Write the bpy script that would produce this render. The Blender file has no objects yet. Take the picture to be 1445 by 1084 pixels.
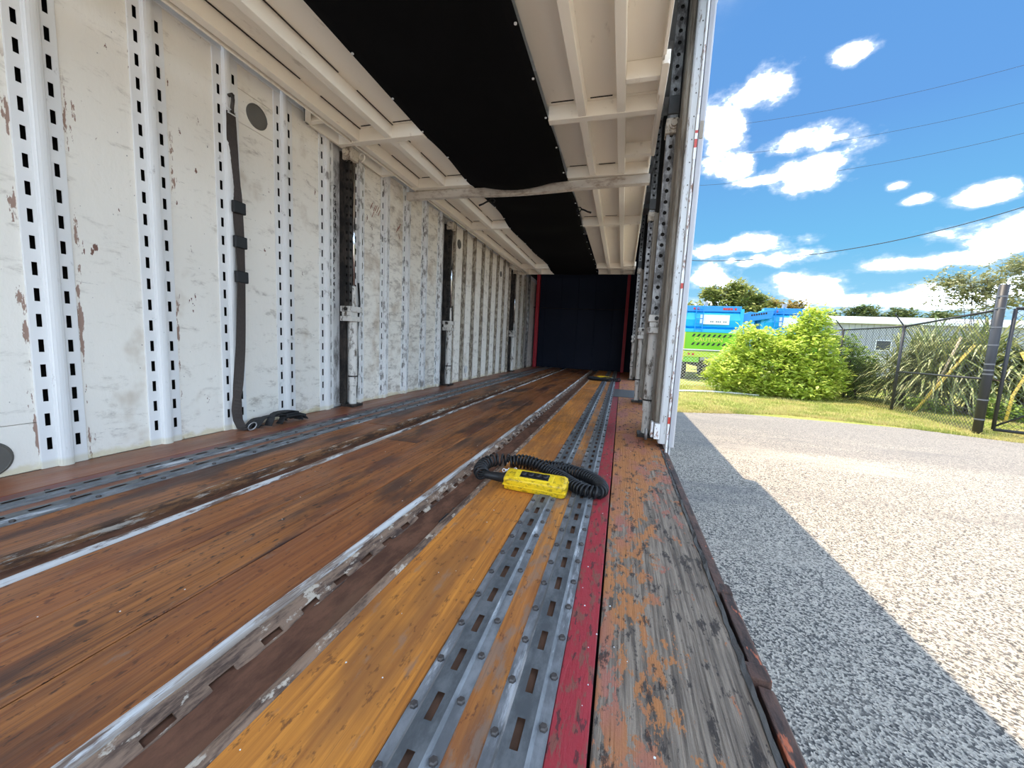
import bpy, math, random
from mathutils import Vector, Matrix
PI = math.pi
random.seed(7)
S = bpy.context.scene
C = S.collection

# ------------------------------------------------------------------ camera
cam = bpy.data.objects.new('camera', bpy.data.cameras.new('camera'))
C.objects.link(cam)
Rm = ((0.95982516, -0.07721608, 0.26976535), (0.27629767, 0.09239536, -0.95662045), (0.04894141, 0.99272392, 0.11001802))
cam.matrix_world = Matrix.Translation((0, 0, .6)) @ Matrix(Rm).to_4x4()
cam.data.sensor_width = 36.0
cam.data.lens = 538.4 / 1445 * 36
cam.data.clip_start = .02
cam.data.clip_end = 2000
S.camera = cam

# ------------------------------------------------------------------ exposure
S.view_settings.view_transform = 'Standard'
S.view_settings.look = 'None'
S.view_settings.gamma = 1
S.view_settings.use_curve_mapping = False
S.view_settings.exposure = 1.46

# ------------------------------------------------------------------ node helpers
class NT:
    def __init__(s, tree): s.t = tree; tree.nodes.clear()
    def n(s, typ, **kw):
        nd = s.t.nodes.new(typ)
        for k, v in kw.items(): setattr(nd, k, v)
        return nd
    def put(s, sock, v):
        if v is None: return
        if hasattr(v, 'is_linked') or hasattr(v, 'links'): s.t.links.new(v, sock)
        else:
            if hasattr(sock.default_value, '__len__') and not hasattr(v, '__len__'): v = (v, v, v)
            if hasattr(sock.default_value, '__len__') and len(sock.default_value) == 4 and len(v) == 3: v = (*v, 1)
            sock.default_value = v
    def math(s, op, a, b=0.0, c=None, clamp=False):
        nd = s.n('ShaderNodeMath', operation=op, use_clamp=clamp)
        s.put(nd.inputs[0], a); s.put(nd.inputs[1], b)
        if c is not None: s.put(nd.inputs[2], c)
        return nd.outputs[0]
    def vmath(s, op, a, b=(0, 0, 0)):
        nd = s.n('ShaderNodeVectorMath', operation=op)
        s.put(nd.inputs[0], a); s.put(nd.inputs[1], b)
        return nd.outputs['Value'] if op in ('LENGTH', 'DOT_PRODUCT', 'DISTANCE') else nd.outputs[0]
    def pos(s, scale=(1, 1, 1), off=(0, 0, 0)):
        g = s.n('ShaderNodeNewGeometry').outputs['Position']
        return s.vmath('ADD', s.vmath('MULTIPLY', g, scale), off)
    def noise(s, vec, scale=1, detail=4, rough=.55, dist=0):
        nd = s.n('ShaderNodeTexNoise')
        s.put(nd.inputs['Vector'], vec); s.put(nd.inputs['Scale'], scale); s.put(nd.inputs['Detail'], detail)
        s.put(nd.inputs['Roughness'], rough); s.put(nd.inputs['Distortion'], dist)
        return nd.outputs['Fac']
    def voro(s, vec, scale=1, feature='F1'):
        nd = s.n('ShaderNodeTexVoronoi', feature=feature)
        s.put(nd.inputs['Vector'], vec); s.put(nd.inputs['Scale'], scale)
        return nd
    def step(s, v, a, b, lo=0.0, hi=1.0):
        nd = s.n('ShaderNodeMapRange', interpolation_type='SMOOTHSTEP')
        s.put(nd.inputs['Value'], v)
        for k, x in zip(('From Min', 'From Max', 'To Min', 'To Max'), (a, b, lo, hi)): s.put(nd.inputs[k], x)
        return nd.outputs['Result']
    def mix(s, f, a, b, mode='MIX'):
        nd = s.n('ShaderNodeMix', data_type='RGBA', blend_type=mode)
        s.put(nd.inputs[0], f); s.put(nd.inputs[6], a); s.put(nd.inputs[7], b)
        return nd.outputs[2]
    def ramp(s, f, *stops):
        nd = s.n('ShaderNodeValToRGB'); e = nd.color_ramp.elements
        while len(e) < len(stops): e.new(.5)
        for el, (p, c) in zip(e, stops): el.position = p; el.color = (*c, 1)
        s.put(nd.inputs[0], f); return nd.outputs[0]
    def sep(s, v):
        nd = s.n('ShaderNodeSeparateXYZ'); s.put(nd.inputs[0], v); return nd.outputs
    def rnd(s): return s.n('ShaderNodeObjectInfo').outputs['Random']

# ------------------------------------------------------------------ world: blue sky with cumulus
W = bpy.data.worlds.new('sky'); S.world = W; W.use_nodes = True
def build_sky():
    t = NT(W.node_tree)
    d = t.n('ShaderNodeTexCoord').outputs['Generated']
    d = t.vmath('NORMALIZE', d)
    x, y, z = t.sep(d)
    up = t.math('MAXIMUM', z, 0.0)
    base = t.ramp(up, (0.0, (.46, .62, .73)), (.08, (.25, .52, .70)), (.22, (.135, .40, .66)), (.42, (.105, .28, .60)), (1, (.07, .20, .50)))
    blobs = [((.33, .803, .496), .045, .018), ((.215, .854, .478), .085, .036), ((.15, .89, .43), .075, .085), ((.30, .870, .395), .09, .026), ((.32, .881, .345), .10, .040),
             ((.19, .907, .376), .05, .03), ((.255, .90, .345), .08, .012), ((.436, .848, .301), .02, .012), ((.461, .844, .274), .03, .012), ((.53, .806, .264), .05, .024), ((.22, .945, .228), .12, .024),
             ((.299, .934, .198), .12, .02), ((.511, .842, .174), .12, .022), ((.58, .79, .199), .12, .045), ((.355, .921, .135), .10, .045), ((.18, .967, .168), .07, .03),
             ((.49, .86, .108), .2, .035), ((.64, .77, .12), .2, .05), ((.22, .96, .10), .2, .03)]
    m = None
    for c, rh, rv in blobs:
        l = t.vmath('LENGTH', t.vmath('MULTIPLY', t.vmath('SUBTRACT', d, c), (1 / rh, 1 / rh, 1 / rv)))
        v = t.math('SUBTRACT', 1.0, l)
        m = v if m is None else t.math('MAXIMUM', m, v)
    pl = t.vmath('MULTIPLY', d, (1, 1, 1.7))
    n1 = t.noise(pl, 13, 7, .58)
    near = t.math('ADD', t.math('MAXIMUM', m, -.9), t.math('MULTIPLY', t.math('SUBTRACT', n1, .5), 2.6))
    near = t.step(near, -.02, .85)
    inv = t.math('DIVIDE', 1.0, t.math('ADD', up, .18))
    pc = t.vmath('MULTIPLY', d, (1, 1, 1))
    sc = t.n('ShaderNodeVectorMath', operation='SCALE'); t.put(sc.inputs[0], pc); t.put(sc.inputs['Scale'], inv)
    gen = t.step(t.noise(sc.outputs[0], 1.6, 7, .6), .45, .62)  # unseen clouds outside the view, spread thicker to add sky light
    view = t.step(t.vmath('DOT_PRODUCT', d, (.36, .89, .27)), .86, .93)
    mask = t.mix(view, gen, near)
    mask = t.math('MULTIPLY', mask, t.step(z, -.01, .03))
    shade = t.step(t.noise(pl, 22, 5, .6), .3, .7)
    core = t.step(mask, .30, .85)
    cloud = t.mix(t.math('MULTIPLY', core, t.math('ADD', .45, t.math('MULTIPLY', shade, .55))), (.88, .95, 1.05), (7.0, 8.3, 10.0))  # cloud cores overbright and blued to act as fill light
    col = t.mix(mask, base, cloud)
    col = t.mix(t.step(z, -.02, 0.0), (.22, .24, .20), col)
    bg = t.n('ShaderNodeBackground'); t.put(bg.inputs[0], col); t.put(bg.inputs[1], 0.505)
    o = t.n('ShaderNodeOutputWorld'); t.t.links.new(bg.outputs[0], o.inputs[0])
build_sky()

# ------------------------------------------------------------------ sun: high, from the closed side of the trailer
sun = bpy.data.objects.new('sun', bpy.data.lights.new('sun', 'SUN')); C.objects.link(sun)
sun.data.energy = 2.5; sun.data.angle = .0093; sun.data.color = (1, .84, .63)
sun.rotation_euler = Vector((.258, -.10, -1)).to_track_quat('-Z', 'Y').to_euler()
sun.location = (-10, 4, 40)

# ------------------------------------------------------------------ materials
MATS = {}
def mat(name, col, rough=.6, metal=0.0, bump=None, bd=.002, spec=None, trans=0, coat=0, emit=None):
    """col is a colour or f(t)->socket; rough likewise; bump f(t)->height socket"""
    m = bpy.data.materials.new(name); m.use_nodes = True; MATS[name] = m
    t = NT(m.node_tree)
    b = t.n('ShaderNodeBsdfPrincipled')
    t.put(b.inputs['Base Color'], col(t) if callable(col) else col)
    t.put(b.inputs['Roughness'], rough(t) if callable(rough) else rough)
    t.put(b.inputs['Metallic'], metal(t) if callable(metal) else metal)
    if spec is not None: t.put(b.inputs['Specular IOR Level'], spec)
    if coat: t.put(b.inputs['Coat Weight'], coat)
    if bump:
        bn = t.n('ShaderNodeBump'); t.put(bn.inputs['Height'], bump(t)); bn.inputs['Distance'].default_value = bd; bn.inputs['Strength'].default_value = 1
        t.t.links.new(bn.outputs[0], b.inputs['Normal'])
    o = t.n('ShaderNodeOutputMaterial')
    sh = b.outputs[0]
    if trans:
        tr = t.n('ShaderNodeBsdfTranslucent'); t.put(tr.inputs[0], b.inputs['Base Color'].links[0].from_socket if b.inputs['Base Color'].is_linked else tuple(b.inputs['Base Color'].default_value))
        mx = t.n('ShaderNodeMixShader'); mx.inputs[0].default_value = trans
        t.t.links.new(sh, mx.inputs[1]); t.t.links.new(tr.outputs[0], mx.inputs[2]); sh = mx.outputs[0]
    t.t.links.new(sh, o.inputs[0])
    return m

def wood(c_lo, c_hi, c_dark, stain=.5, fleck=.5, grey=.60):
    def f(t):
        p = t.pos()
        off = t.n('ShaderNodeCombineXYZ'); t.put(off.inputs[0], t.math('MULTIPLY', t.rnd(), 9.0)); t.put(off.inputs[1], t.math('MULTIPLY', t.rnd(), 31.0))
        p = t.vmath('ADD', p, off.outputs[0])
        g = t.noise(t.vmath('MULTIPLY', p, (75, 2.2, 20)), 1, 5, .6, .6)
        col = t.mix(t.step(g, .30, .70), c_lo, c_hi)
        b = t.noise(t.vmath('MULTIPLY', p, (5, 1.3, 5)), 1, 5, .6)
        col = t.mix(t.math('MULTIPLY', t.step(b, .47, .62), stain), col, c_dark)
        k = t.noise(t.vmath('MULTIPLY', p, (60, 26, 60)), 1, 4, .65)
        col = t.mix(t.math('MULTIPLY', t.step(k, .57, .66), fleck), col, tuple(c * .55 for c in c_dark))
        s = t.noise(t.vmath('MULTIPLY', p, (190, 3, 60)), 1, 3, .5)
        col = t.mix(t.math('MULTIPLY', t.step(s, .60, .70), .65), col, c_dark)
        col = t.mix(t.math('MULTIPLY', t.step(t.noise(t.vmath('MULTIPLY', p, (3, .9, 3)), 1, 4, .6), .42, .66), .42), col, (.30, .085, .03))
        vv = t.voro(t.vmath('MULTIPLY', p, (1, 1, .1)), 17)
        rs = t.sep(vv.outputs['Color'])
        dot = t.math('MULTIPLY', t.step(t.math('ADD', vv.outputs['Distance'], t.math('MULTIPLY', t.noise(p, 60, 2), .12)), t.math('MULTIPLY', rs[1], .20), t.math('ADD', t.math('MULTIPLY', rs[1], .20), .08), 1.0, 0.0), t.step(rs[0], .62, .66))
        col = t.mix(t.math('MULTIPLY', dot, .75), col, tuple(c * .8 for c in c_dark))
        w = t.noise(t.vmath('MULTIPLY', p, (26, 8, 26)), 1, 6, .7)
        col = t.mix(t.math('MULTIPLY', t.step(w, grey, grey + .12), .6), col, (.24, .19, .15))
        return t.mix(t.math('MULTIPLY', t.rnd(), .28), col, c_lo)
    return f
def wood_bump(t):
    return t.noise(t.pos((120, 3, 40)), 1, 4, .6)
def wood_rough(lo, hi):
    return lambda t: t.step(t.noise(t.pos((9, 2, 9)), 1, 4, .6), .3, .7, lo, hi)
mat('floor_brown', wood((.17, .056, .019), (.45, .165, .040), (.040, .021, .017), .95, .9), wood_rough(.38, .6), bump=wood_bump, bd=.0012, spec=.4)
mat('floor_orange', wood((.43, .15, .026), (.80, .32, .052), (.17, .075, .035), .7, .85, .56), wood_rough(.5, .7), bump=wood_bump, bd=.0015, spec=.35)
mat('floor_side', wood((.22, .085, .045), (.34, .135, .065), (.10, .045, .03), .5, .5), wood_rough(.3, .5), bump=wood_bump, bd=.001, spec=.4)
mat('floor_dirty', wood((.36, .14, .035), (.66, .27, .06), (.13, .07, .045), .85, .9, .47), wood_rough(.5, .7), bump=wood_bump, bd=.002, spec=.3)
def peeled(t):
    p = t.pos()
    x, y, z = t.sep(p)
    grain = t.noise(t.vmath('MULTIPLY', p, (110, 4, 40)), 1, 5, .65, .4)
    grey = t.mix(t.step(grain, .3, .7), (.105, .08, .062), (.38, .30, .225))
    n = t.noise(t.vmath('MULTIPLY', p, (24, 10, 10)), 1, 8, .74)
    far = t.step(y, .9, 2.6, -.035, .17)
    edge = t.step(x, .05, .22, .075, -.05)
    lvl = t.math('ADD', n, t.math('ADD', far, edge))
    big = t.noise(t.vmath('MULTIPLY', p, (7, 2.2, 7)), 1, 3, .6)
    paint = t.mix(t.step(big, .45, .62), (.50, .205, .075), (.43, .17, .12))
    paint = t.mix(t.math('MULTIPLY', t.step(grain, .5, .8), .5), paint, (.26, .13, .07))
    col = t.mix(t.step(lvl, .525, .545), grey, paint)
    n2 = t.noise(t.vmath('MULTIPLY', p, (30, 11, 10)), 1, 7, .74)
    col = t.mix(t.math('MULTIPLY', t.step(n2, .545, .60), .85), col, (.045, .036, .032))
    return col
def peeled_b(t):
    n = t.noise(t.pos((24, 10, 10)), 1, 8, .74)
    g = t.noise(t.pos((140, 3, 40)), 1, 4, .65)
    return t.math('ADD', t.math('MULTIPLY', n, 1.4), t.math('MULTIPLY', g, 1.2))
mat('floor_peeled', peeled, .7, bump=peeled_b, bd=.005, spec=.25)
def redpaint(t):
    n = t.noise(t.pos((60, 14, 40)), 1, 6, .7)
    c = t.mix(t.noise(t.pos((12, 3, 5)), 1, 3), (.30, .014, .024), (.43, .034, .045))
    c = t.mix(t.math('MULTIPLY', t.step(n, .515, .58), .8), c, (.20, .085, .055))
    return t.mix(t.math('MULTIPLY', t.step(t.noise(t.pos((70, 24, 30)), 1, 4, .6), .59, .63), .75), c, (.04, .02, .02))
mat('red_strip', redpaint, .55, bump=lambda t: t.noise(t.pos((70, 14, 40)), 1, 6, .7), bd=.003)
mat('red_dull', lambda t: t.mix(t.step(t.noise(t.pos((30, 5, 30)), 1, 5, .7), .42, .6), (.17, .035, .032), (.13, .05, .025)), .45)
def galv(t):
    a = t.noise(t.pos((30, 12, 30)), 1, 5, .65)
    c = t.mix(t.step(a, .35, .7), (.13, .135, .14), (.25, .26, .27))
    w = t.noise(t.pos((18, 3.0, 18)), 1, 6, .7)
    return t.mix(t.math('MULTIPLY', t.step(w, .55, .66), .75), c, (.66, .67, .68))
mat('galv_crown', lambda t: t.mix(t.step(t.noise(t.pos((40, 18, 40)), 1, 5, .65), .35, .7), (.085, .092, .097), (.16, .168, .172)), .5, metal=.15, bump=lambda t: t.noise(t.pos((80, 60, 80)), 1, 3), bd=.0006)
mat('slot_shade', lambda t: t.mix(t.noise(t.pos((60, 20, 60)), 1, 4), (.06, .03, .018), (.20, .10, .055)), .9)  # dark brown that paints the shade inside the track slots
mat('galvanised', galv, .5, metal=.1, bump=lambda t: t.noise(t.pos((80, 60, 80)), 1, 3), bd=.0006)
mat('bolt_steel', lambda t: t.mix(t.noise(t.pos((200, 200, 200))), (.05, .045, .042), (.14, .12, .11)), .55, metal=.5)
def rust(t):
    a = t.noise(t.pos((25, 10, 25)), 1, 6, .65)
    c = t.mix(t.step(a, .35, .65), (.095, .045, .028), (.18, .085, .05))
    return t.mix(t.math('MULTIPLY', t.step(t.noise(t.pos((9, 2.5, 9)), 1, 3), .55, .75), .5), c, (.15, .085, .05))
mat('rust_bed', rust, .8, bump=lambda t: t.noise(t.pos((70, 60, 70)), 1, 4), bd=.0015, spec=.2)
def lipworn(t):
    a = t.noise(t.pos((40, 5, 40)), 1, 6, .7)
    c = t.mix(t.step(a, .42, .52), (.10, .055, .035), (.36, .32, .28))
    return t.mix(t.step(t.noise(t.pos((35, 7, 35)), 1, 5), .52, .62), c, (.56, .54, .52))
mat('lip_worn', lipworn, .55, bump=lambda t: t.noise(t.pos((40, 5, 40)), 1, 6, .7), bd=.003)
mat('lip_rust', lambda t: t.mix(t.step(t.noise(t.pos((50, 6, 50)), 1, 6, .7), .55, .63), t.mix(t.step(t.noise(t.pos((40, 9, 40)), 1, 6, .7), .4, .6), (.075, .038, .022), (.26, .12, .05)), (.52, .46, .38)), .75, bump=lambda t: t.noise(t.pos((60, 9, 60)), 1, 6, .7), bd=.003)
def lipbrown(t):
    a = t.noise(t.pos((60, 9, 60)), 1, 6, .7)
    c = t.mix(t.step(a, .36, .6), (.055, .03, .02), (.27, .17, .11))
    return t.mix(t.step(t.noise(t.pos((30, 14, 30)), 1, 5, .7), .56, .62), c, (.50, .42, .33))
mat('lip_brown', lipbrown, .7, bump=lambda t: t.noise(t.pos((60, 9, 60)), 1, 6, .7), bd=.003)
def silver(t):
    a = t.noise(t.pos((30, 4, 30)), 1, 6, .7)
    c = t.mix(t.step(a, .44, .52), (.14, .085, .06), (.60, .59, .57))
    return t.mix(t.step(t.noise(t.pos((50, 2.2, 50)), 1, 4, .6), .52, .66), c, (.36, .30, .25))
mat('lip_silver', silver, .5, metal=0, bump=lambda t: t.noise(t.pos((30, 4, 30)), 1, 6, .7), bd=.002)
def wallpaint(chips, dirt0):
    def f(t):
        p = t.pos(); x, y, z = t.sep(p)
        off = t.n('ShaderNodeCombineXYZ'); t.put(off.inputs[1], t.math('MULTIPLY', t.rnd(), 17.0)); t.put(off.inputs[2], t.math('MULTIPLY', t.rnd(), 5.0))
        p = t.vmath('ADD', p, off.outputs[0])
        c = t.mix(t.noise(t.vmath('MULTIPLY', p, (3, 3, 2)), 1, 3), (.93, .878, .79), (.885, .83, .735))
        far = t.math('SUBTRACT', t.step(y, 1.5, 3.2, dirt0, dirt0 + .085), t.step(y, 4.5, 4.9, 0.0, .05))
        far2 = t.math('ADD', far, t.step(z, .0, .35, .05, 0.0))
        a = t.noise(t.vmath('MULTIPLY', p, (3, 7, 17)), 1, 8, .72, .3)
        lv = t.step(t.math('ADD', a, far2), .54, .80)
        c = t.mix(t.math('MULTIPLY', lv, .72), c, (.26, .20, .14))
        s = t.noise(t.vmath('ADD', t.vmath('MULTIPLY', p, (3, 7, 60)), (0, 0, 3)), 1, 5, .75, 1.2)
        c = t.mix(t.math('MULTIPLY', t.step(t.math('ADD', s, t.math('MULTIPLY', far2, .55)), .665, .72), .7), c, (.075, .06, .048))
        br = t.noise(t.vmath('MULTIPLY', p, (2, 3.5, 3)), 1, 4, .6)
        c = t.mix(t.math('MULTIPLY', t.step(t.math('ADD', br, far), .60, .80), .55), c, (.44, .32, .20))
        k = t.noise(t.vmath('MULTIPLY', p, (5, 17, 6)), 1, 5, .6)
        c = t.mix(t.step(k, chips, chips + .012), c, (.21, .105, .075))
        k2 = t.noise(t.vmath('MULTIPLY', p, (5, 60, 45)), 1, 2, .5)
        c = t.mix(t.math('MULTIPLY', t.step(k2, .74, .76), .7), c, (.07, .05, .04))
        ed = None
        for yy in (.905, 1.062, 1.43):
            q = t.math('ABSOLUTE', t.math('SUBTRACT', y, yy)); ed = q if ed is None else t.math('MINIMUM', ed, q)
        chip = t.math('SUBTRACT', t.noise(t.vmath('MULTIPLY', t.pos(), (3, 30, 7)), 1, 5, .65), t.math('MULTIPLY', ed, 7.0))
        c = t.mix(t.math('MULTIPLY', t.step(chip, .515, .54), t.step(z, 1.45, 1.6, 1.0, 0.0)), c, (.36, .235, .18))
        return t.mix(t.step(t.math('ADD', z, t.math('MULTIPLY', t.noise(p, 16, 4), .09)), .055, .085, .6, 0.0), c, (.70, .60, .34))
    return f
mat('wall_paint', wallpaint(.675, .0), .5, bump=lambda t: t.noise(t.pos((3, 17, 9)), 1, 5, .6), bd=.003, spec=.3)
def postpaint(t):
    p = t.pos(); x, y, z = t.sep(p)
    c = t.mix(t.noise(t.pos((9, 9, 3)), 1, 4), (.80, .79, .77), (.86, .85, .83))
    far = t.step(y, 1.7, 3.2, 0.0, .12)
    a = t.noise(t.pos((14, 14, 9)), 1, 7, .7)
    c = t.mix(t.math('MULTIPLY', t.step(t.math('ADD', a, far), .62, .76), .75), c, (.13, .10, .08))
    return t.mix(t.step(z, .02, .04, .45, 0.0), c, (.66, .58, .34))
mat('post_paint', postpaint, .45, metal=0, spec=.35)
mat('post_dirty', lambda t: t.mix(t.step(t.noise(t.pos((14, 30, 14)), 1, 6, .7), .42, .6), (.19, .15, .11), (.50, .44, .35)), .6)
mat('rail_metal', lambda t: t.mix(t.noise(t.pos((6, 3, 9)), 1, 5, .7), (.74, .76, .77), (.85, .86, .87)), .4, metal=.2)
def deckpaint(t):
    c = t.mix(t.noise(t.pos((2, 2, 2)), 1, 4), (.90, .83, .715), (.92, .86, .75))
    return t.mix(t.math('MULTIPLY', t.step(t.noise(t.pos((15, 5, 15)), 1, 7, .72), .60, .74), .5), c, (.42, .34, .25))
mat('deck_cream', deckpaint, .5, spec=.3)
mat('beam_cream', lambda t: t.mix(t.math('MULTIPLY', t.step(t.noise(t.pos((8, 8, 16)), 1, 8, .72), .46, .68), .75), (.64, .585, .51), (.25, .165, .11)), .55)
mat('slit_dark', (.02, .017, .014), .9)
mat('mat_black', lambda t: t.mix(t.noise(t.pos((3, 2, 3)), 1, 4), (.0040, .0040, .0046), (.0075, .0075, .0085)), .9, spec=.05)
mat('nose_navy', lambda t: t.mix(t.noise(t.pos((2, 2, 2))), (.010, .013, .026), (.018, .022, .040)), .7, spec=.2)
mat('nose_dark', (.025, .024, .026), .8)
mat('red_post', (.45, .015, .03), .5)
mat('lift_dark', lambda t: t.mix(t.step(t.noise(t.pos((20, 20, 9)), 1, 6, .7), .40, .66), (.016, .014, .013), (.07, .055, .045)), .5, metal=.3)
mat('lift_grey', lambda t: t.mix(t.step(t.noise(t.pos((25, 25, 12)), 1, 6, .7), .40, .62), (.12, .11, .105), (.42, .41, .40)), .5, metal=.4)
mat('lift_white', lambda t: t.mix(t.step(t.noise(t.pos((24, 24, 9)), 1, 7, .72), .50, .62), (.70, .66, .60), (.12, .09, .065)), .45)
mat('lift_cream', lambda t: t.mix(t.step(t.noise(t.pos((24, 24, 18)), 1, 7, .72), .46, .66), (.62, .55, .45), (.17, .12, .08)), .5)
mat('chrome', (.72, .73, .75), .12, metal=1)
mat('rubber', (.012, .012, .013), .45, spec=.4)
mat('rubber_hose', (.01, .01, .01), .6)
mat('bay_paint', lambda t: t.mix(t.math('MULTIPLY', t.step(t.noise(t.pos((6, 11, 4)), 1, 8, .72), .44, .66), .85), (.70, .69, .67), (.085, .07, .06)), .5)
mat('jamb_inner', lambda t: t.mix(t.step(t.noise(t.pos((25, 25, 3)), 1, 7, .7), .42, .66), (.34, .30, .245), (.13, .10, .07)), .55)
mat('jamb_alu', lambda t: t.mix(t.step(t.noise(t.pos((40, 40, 9)), 1, 6, .72), .56, .64), (.66, .67, .67), (.24, .20, .17)), .42, metal=.25)
mat('jamb_grey', lambda t: t.mix(t.noise(t.pos((20, 20, 3)), 1, 6, .7), (.40, .40, .42), (.58, .58, .60)), .45, metal=.3)
mat('jamb_white', lambda t: t.mix(t.step(t.noise(t.pos((40, 40, 16)), 1, 6, .72), .54, .60), (.80, .80, .80), (.28, .15, .10)), .5)
mat('tape_red', (.55, .05, .03), .35)
mat('tape_white', (.85, .85, .85), .35)
mat('skin_white', (.74, .75, .76), .4)
mat('ink', (.03, .025, .025), .7)
mat('ink_red', (.30, .07, .04), .7)
mat('cover_grey', lambda t: t.mix(t.noise(t.pos((9, 9, 9)), 1, 5), (.085, .078, .066), (.15, .138, .12)), .6)
mat('webbing', lambda t: t.mix(t.noise(t.pos((300, 300, 60)), 1, 2), (.030, .023, .020), (.070, .054, .046)), .85)
mat('webbing_black', lambda t: t.mix(t.noise(t.pos((200, 200, 200)), 1, 2), (.012, .012, .013), (.035, .034, .036)), .8)
mat('pad_black', (.008, .008, .009), .55)
mat('yellow_shell', lambda t: t.mix(t.math('MULTIPLY', t.step(t.noise(t.pos((45, 70, 70)), 1, 7, .74), .47, .64), .85), (.80, .52, .012), (.16, .10, .012)), .45, spec=.45)
mat('yellow_face', lambda t: t.mix(t.math('MULTIPLY', t.step(t.noise(t.pos((90, 90, 90)), 1, 5, .7), .56, .68), .7), (.84, .58, .02), (.28, .18, .03)), .45)
def edge_rust(t):
    a = t.noise(t.pos((40, 9, 40)), 1, 7, .7)
    c = t.mix(t.step(a, .36, .62), (.038, .024, .020), (.13, .065, .045))
    return t.mix(t.step(t.noise(t.pos((30, 9, 30)), 1, 4, .6), .62, .66), c, (.55, .14, .06))
mat('edge_rust', edge_rust, .75, bump=lambda t: t.noise(t.pos((60, 25, 60)), 1, 6, .7), bd=.006)
mat('tar', lambda t: t.mix(t.noise(t.pos((60, 20, 60)), 1, 5, .7), (.030, .027, .025), (.12, .105, .09)), .8, bump=lambda t: t.noise(t.pos((70, 25, 60)), 1, 6, .7), bd=.008)
mat('plate_dark', lambda t: t.mix(t.noise(t.pos((20, 20, 20)), 1, 5), (.05, .05, .05), (.10, .10, .098)), .55)
def asphalt(t):
    p = t.pos()
    v = t.voro(t.vmath('MULTIPLY', p, (1, 1, .2)), 105)
    r = t.sep(v.outputs['Color'])[0]
    c = t.ramp(r, (0.0, (.09, .085, .08)), (.30, (.19, .172, .15)), (.48, (.46, .405, .335)), (1, (.68, .60, .49)))
    f = t.noise(p, 150, 3, .7)
    c = t.mix(t.math('MULTIPLY', t.step(f, .5, .7), .5), c, (.15, .145, .145))
    big = t.noise(t.vmath('MULTIPLY', p, (.35, .9, .3)), 1, 6, .65)
    c = t.mix(t.math('MULTIPLY', t.step(big, .50, .70), .6), c, (.56, .49, .40))
    yy = t.sep(p)[1]
    c = t.mix(t.math('MULTIPLY', t.step(t.math('ADD', yy, t.math('MULTIPLY', t.noise(t.vmath('MULTIPLY', p, (.3, 1.6, 1)), 1, 5, .6), 5.0)), 8.2, 10.2), .55), c, (.20, .195, .19))
    dk = t.noise(t.vmath('ADD', t.vmath('MULTIPLY', p, (.25, .8, .3)), (4, 9, 0)), 1, 5, .6)
    c = t.mix(t.math('MULTIPLY', t.step(dk, .50, .64), .6), c, (.22, .21, .20))
    return c
mat('asphalt', asphalt, .9, bump=lambda t: t.voro(t.pos((1, 1, .2)), 105).outputs['Distance'], bd=.006, spec=.2)
def turf(t):
    p = t.pos()
    a = t.noise(p, .55, 6, .65)
    c = t.mix(t.step(a, .36, .60), (.30, .36, .075), (.56, .46, .17))
    return t.mix(t.step(t.noise(p, 22, 4, .7), .40, .66), c, (.24, .32, .06))
mat('turf', turf, .9, bump=lambda t: t.noise(t.pos(), 40, 4), bd=.04, spec=.1)
def leaf(c1, c2, sc=6):
    return lambda t: t.mix(t.step(t.noise(t.pos(), sc, 3), .38, .62), c1, c2)
mat('leaf_bush', leaf((.42, .55, .07), (.76, .82, .20)), .45, trans=.35, spec=.3)
mat('leaf_shrub', leaf((.20, .32, .06), (.42, .52, .13)), .5, trans=.3, spec=.3)
mat('leaf_tree', leaf((.20, .24, .06), (.46, .46, .15), 1.5), .6, trans=.25, spec=.2)
mat('leaf_autumn', leaf((.24, .21, .06), (.50, .36, .12), 1.5), .6, trans=.25, spec=.2)
mat('leaf_far', leaf((.10, .15, .06), (.24, .28, .12), .8), .7, trans=.2, spec=.2)
mat('leaf_palm', leaf((.20, .25, .08), (.48, .48, .22), 4), .4, trans=.2, spec=.4)
mat('leaf_sparse', leaf((.28, .30, .13), (.48, .47, .27), 4), .6, trans=.25)
mat('blade', leaf((.32, .36, .08), (.60, .50, .20), 1.2), .8, trans=.3)
mat('bark', lambda t: t.mix(t.noise(t.pos(), 20, 4), (.07, .055, .04), (.17, .13, .10)), .9)
mat('fence_black', (.035, .036, .040), .5, metal=.2)
mat('wire_grey', (.16, .16, .165), .5, metal=.3)
mat('galv_pipe', (.62, .62, .62), .4, metal=.3)
mat('pole_yellow', lambda t: t.mix(t.noise(t.pos(), 7, 4), (.72, .50, .05), (.62, .46, .14)), .5)
mat('pole_tan', (.50, .40, .24), .6)
mat('building_white', (.36, .38, .42), .5)
mat('building_roof', (.78, .80, .82), .4)
mat('building_dark', (.04, .045, .05), .4)
mat('concrete', (.55, .53, .49), .8)
mat('truck_blue', (.015, .46, .85), .35, spec=.5)
mat('truck_blue_dark', (.012, .27, .75), .35, spec=.5)
mat('truck_green', (.20, .55, .010), .4)
mat('truck_lime', (.52, .68, .03), .4)
mat('truck_yellow', (.75, .66, .10), .4)
mat('truck_white', (.85, .85, .85), .4)
mat('truck_dark', (.018, .018, .02), .6)
mat('truck_red', (.55, .03, .02), .3)
mat('tyre', (.02, .02, .021), .8)
mat('hub_grey', (.35, .35, .36), .4, metal=.4)
mat('power_wire', (.03, .03, .035), .6)
mat('hose_white', (.75, .74, .70), .5)

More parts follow.
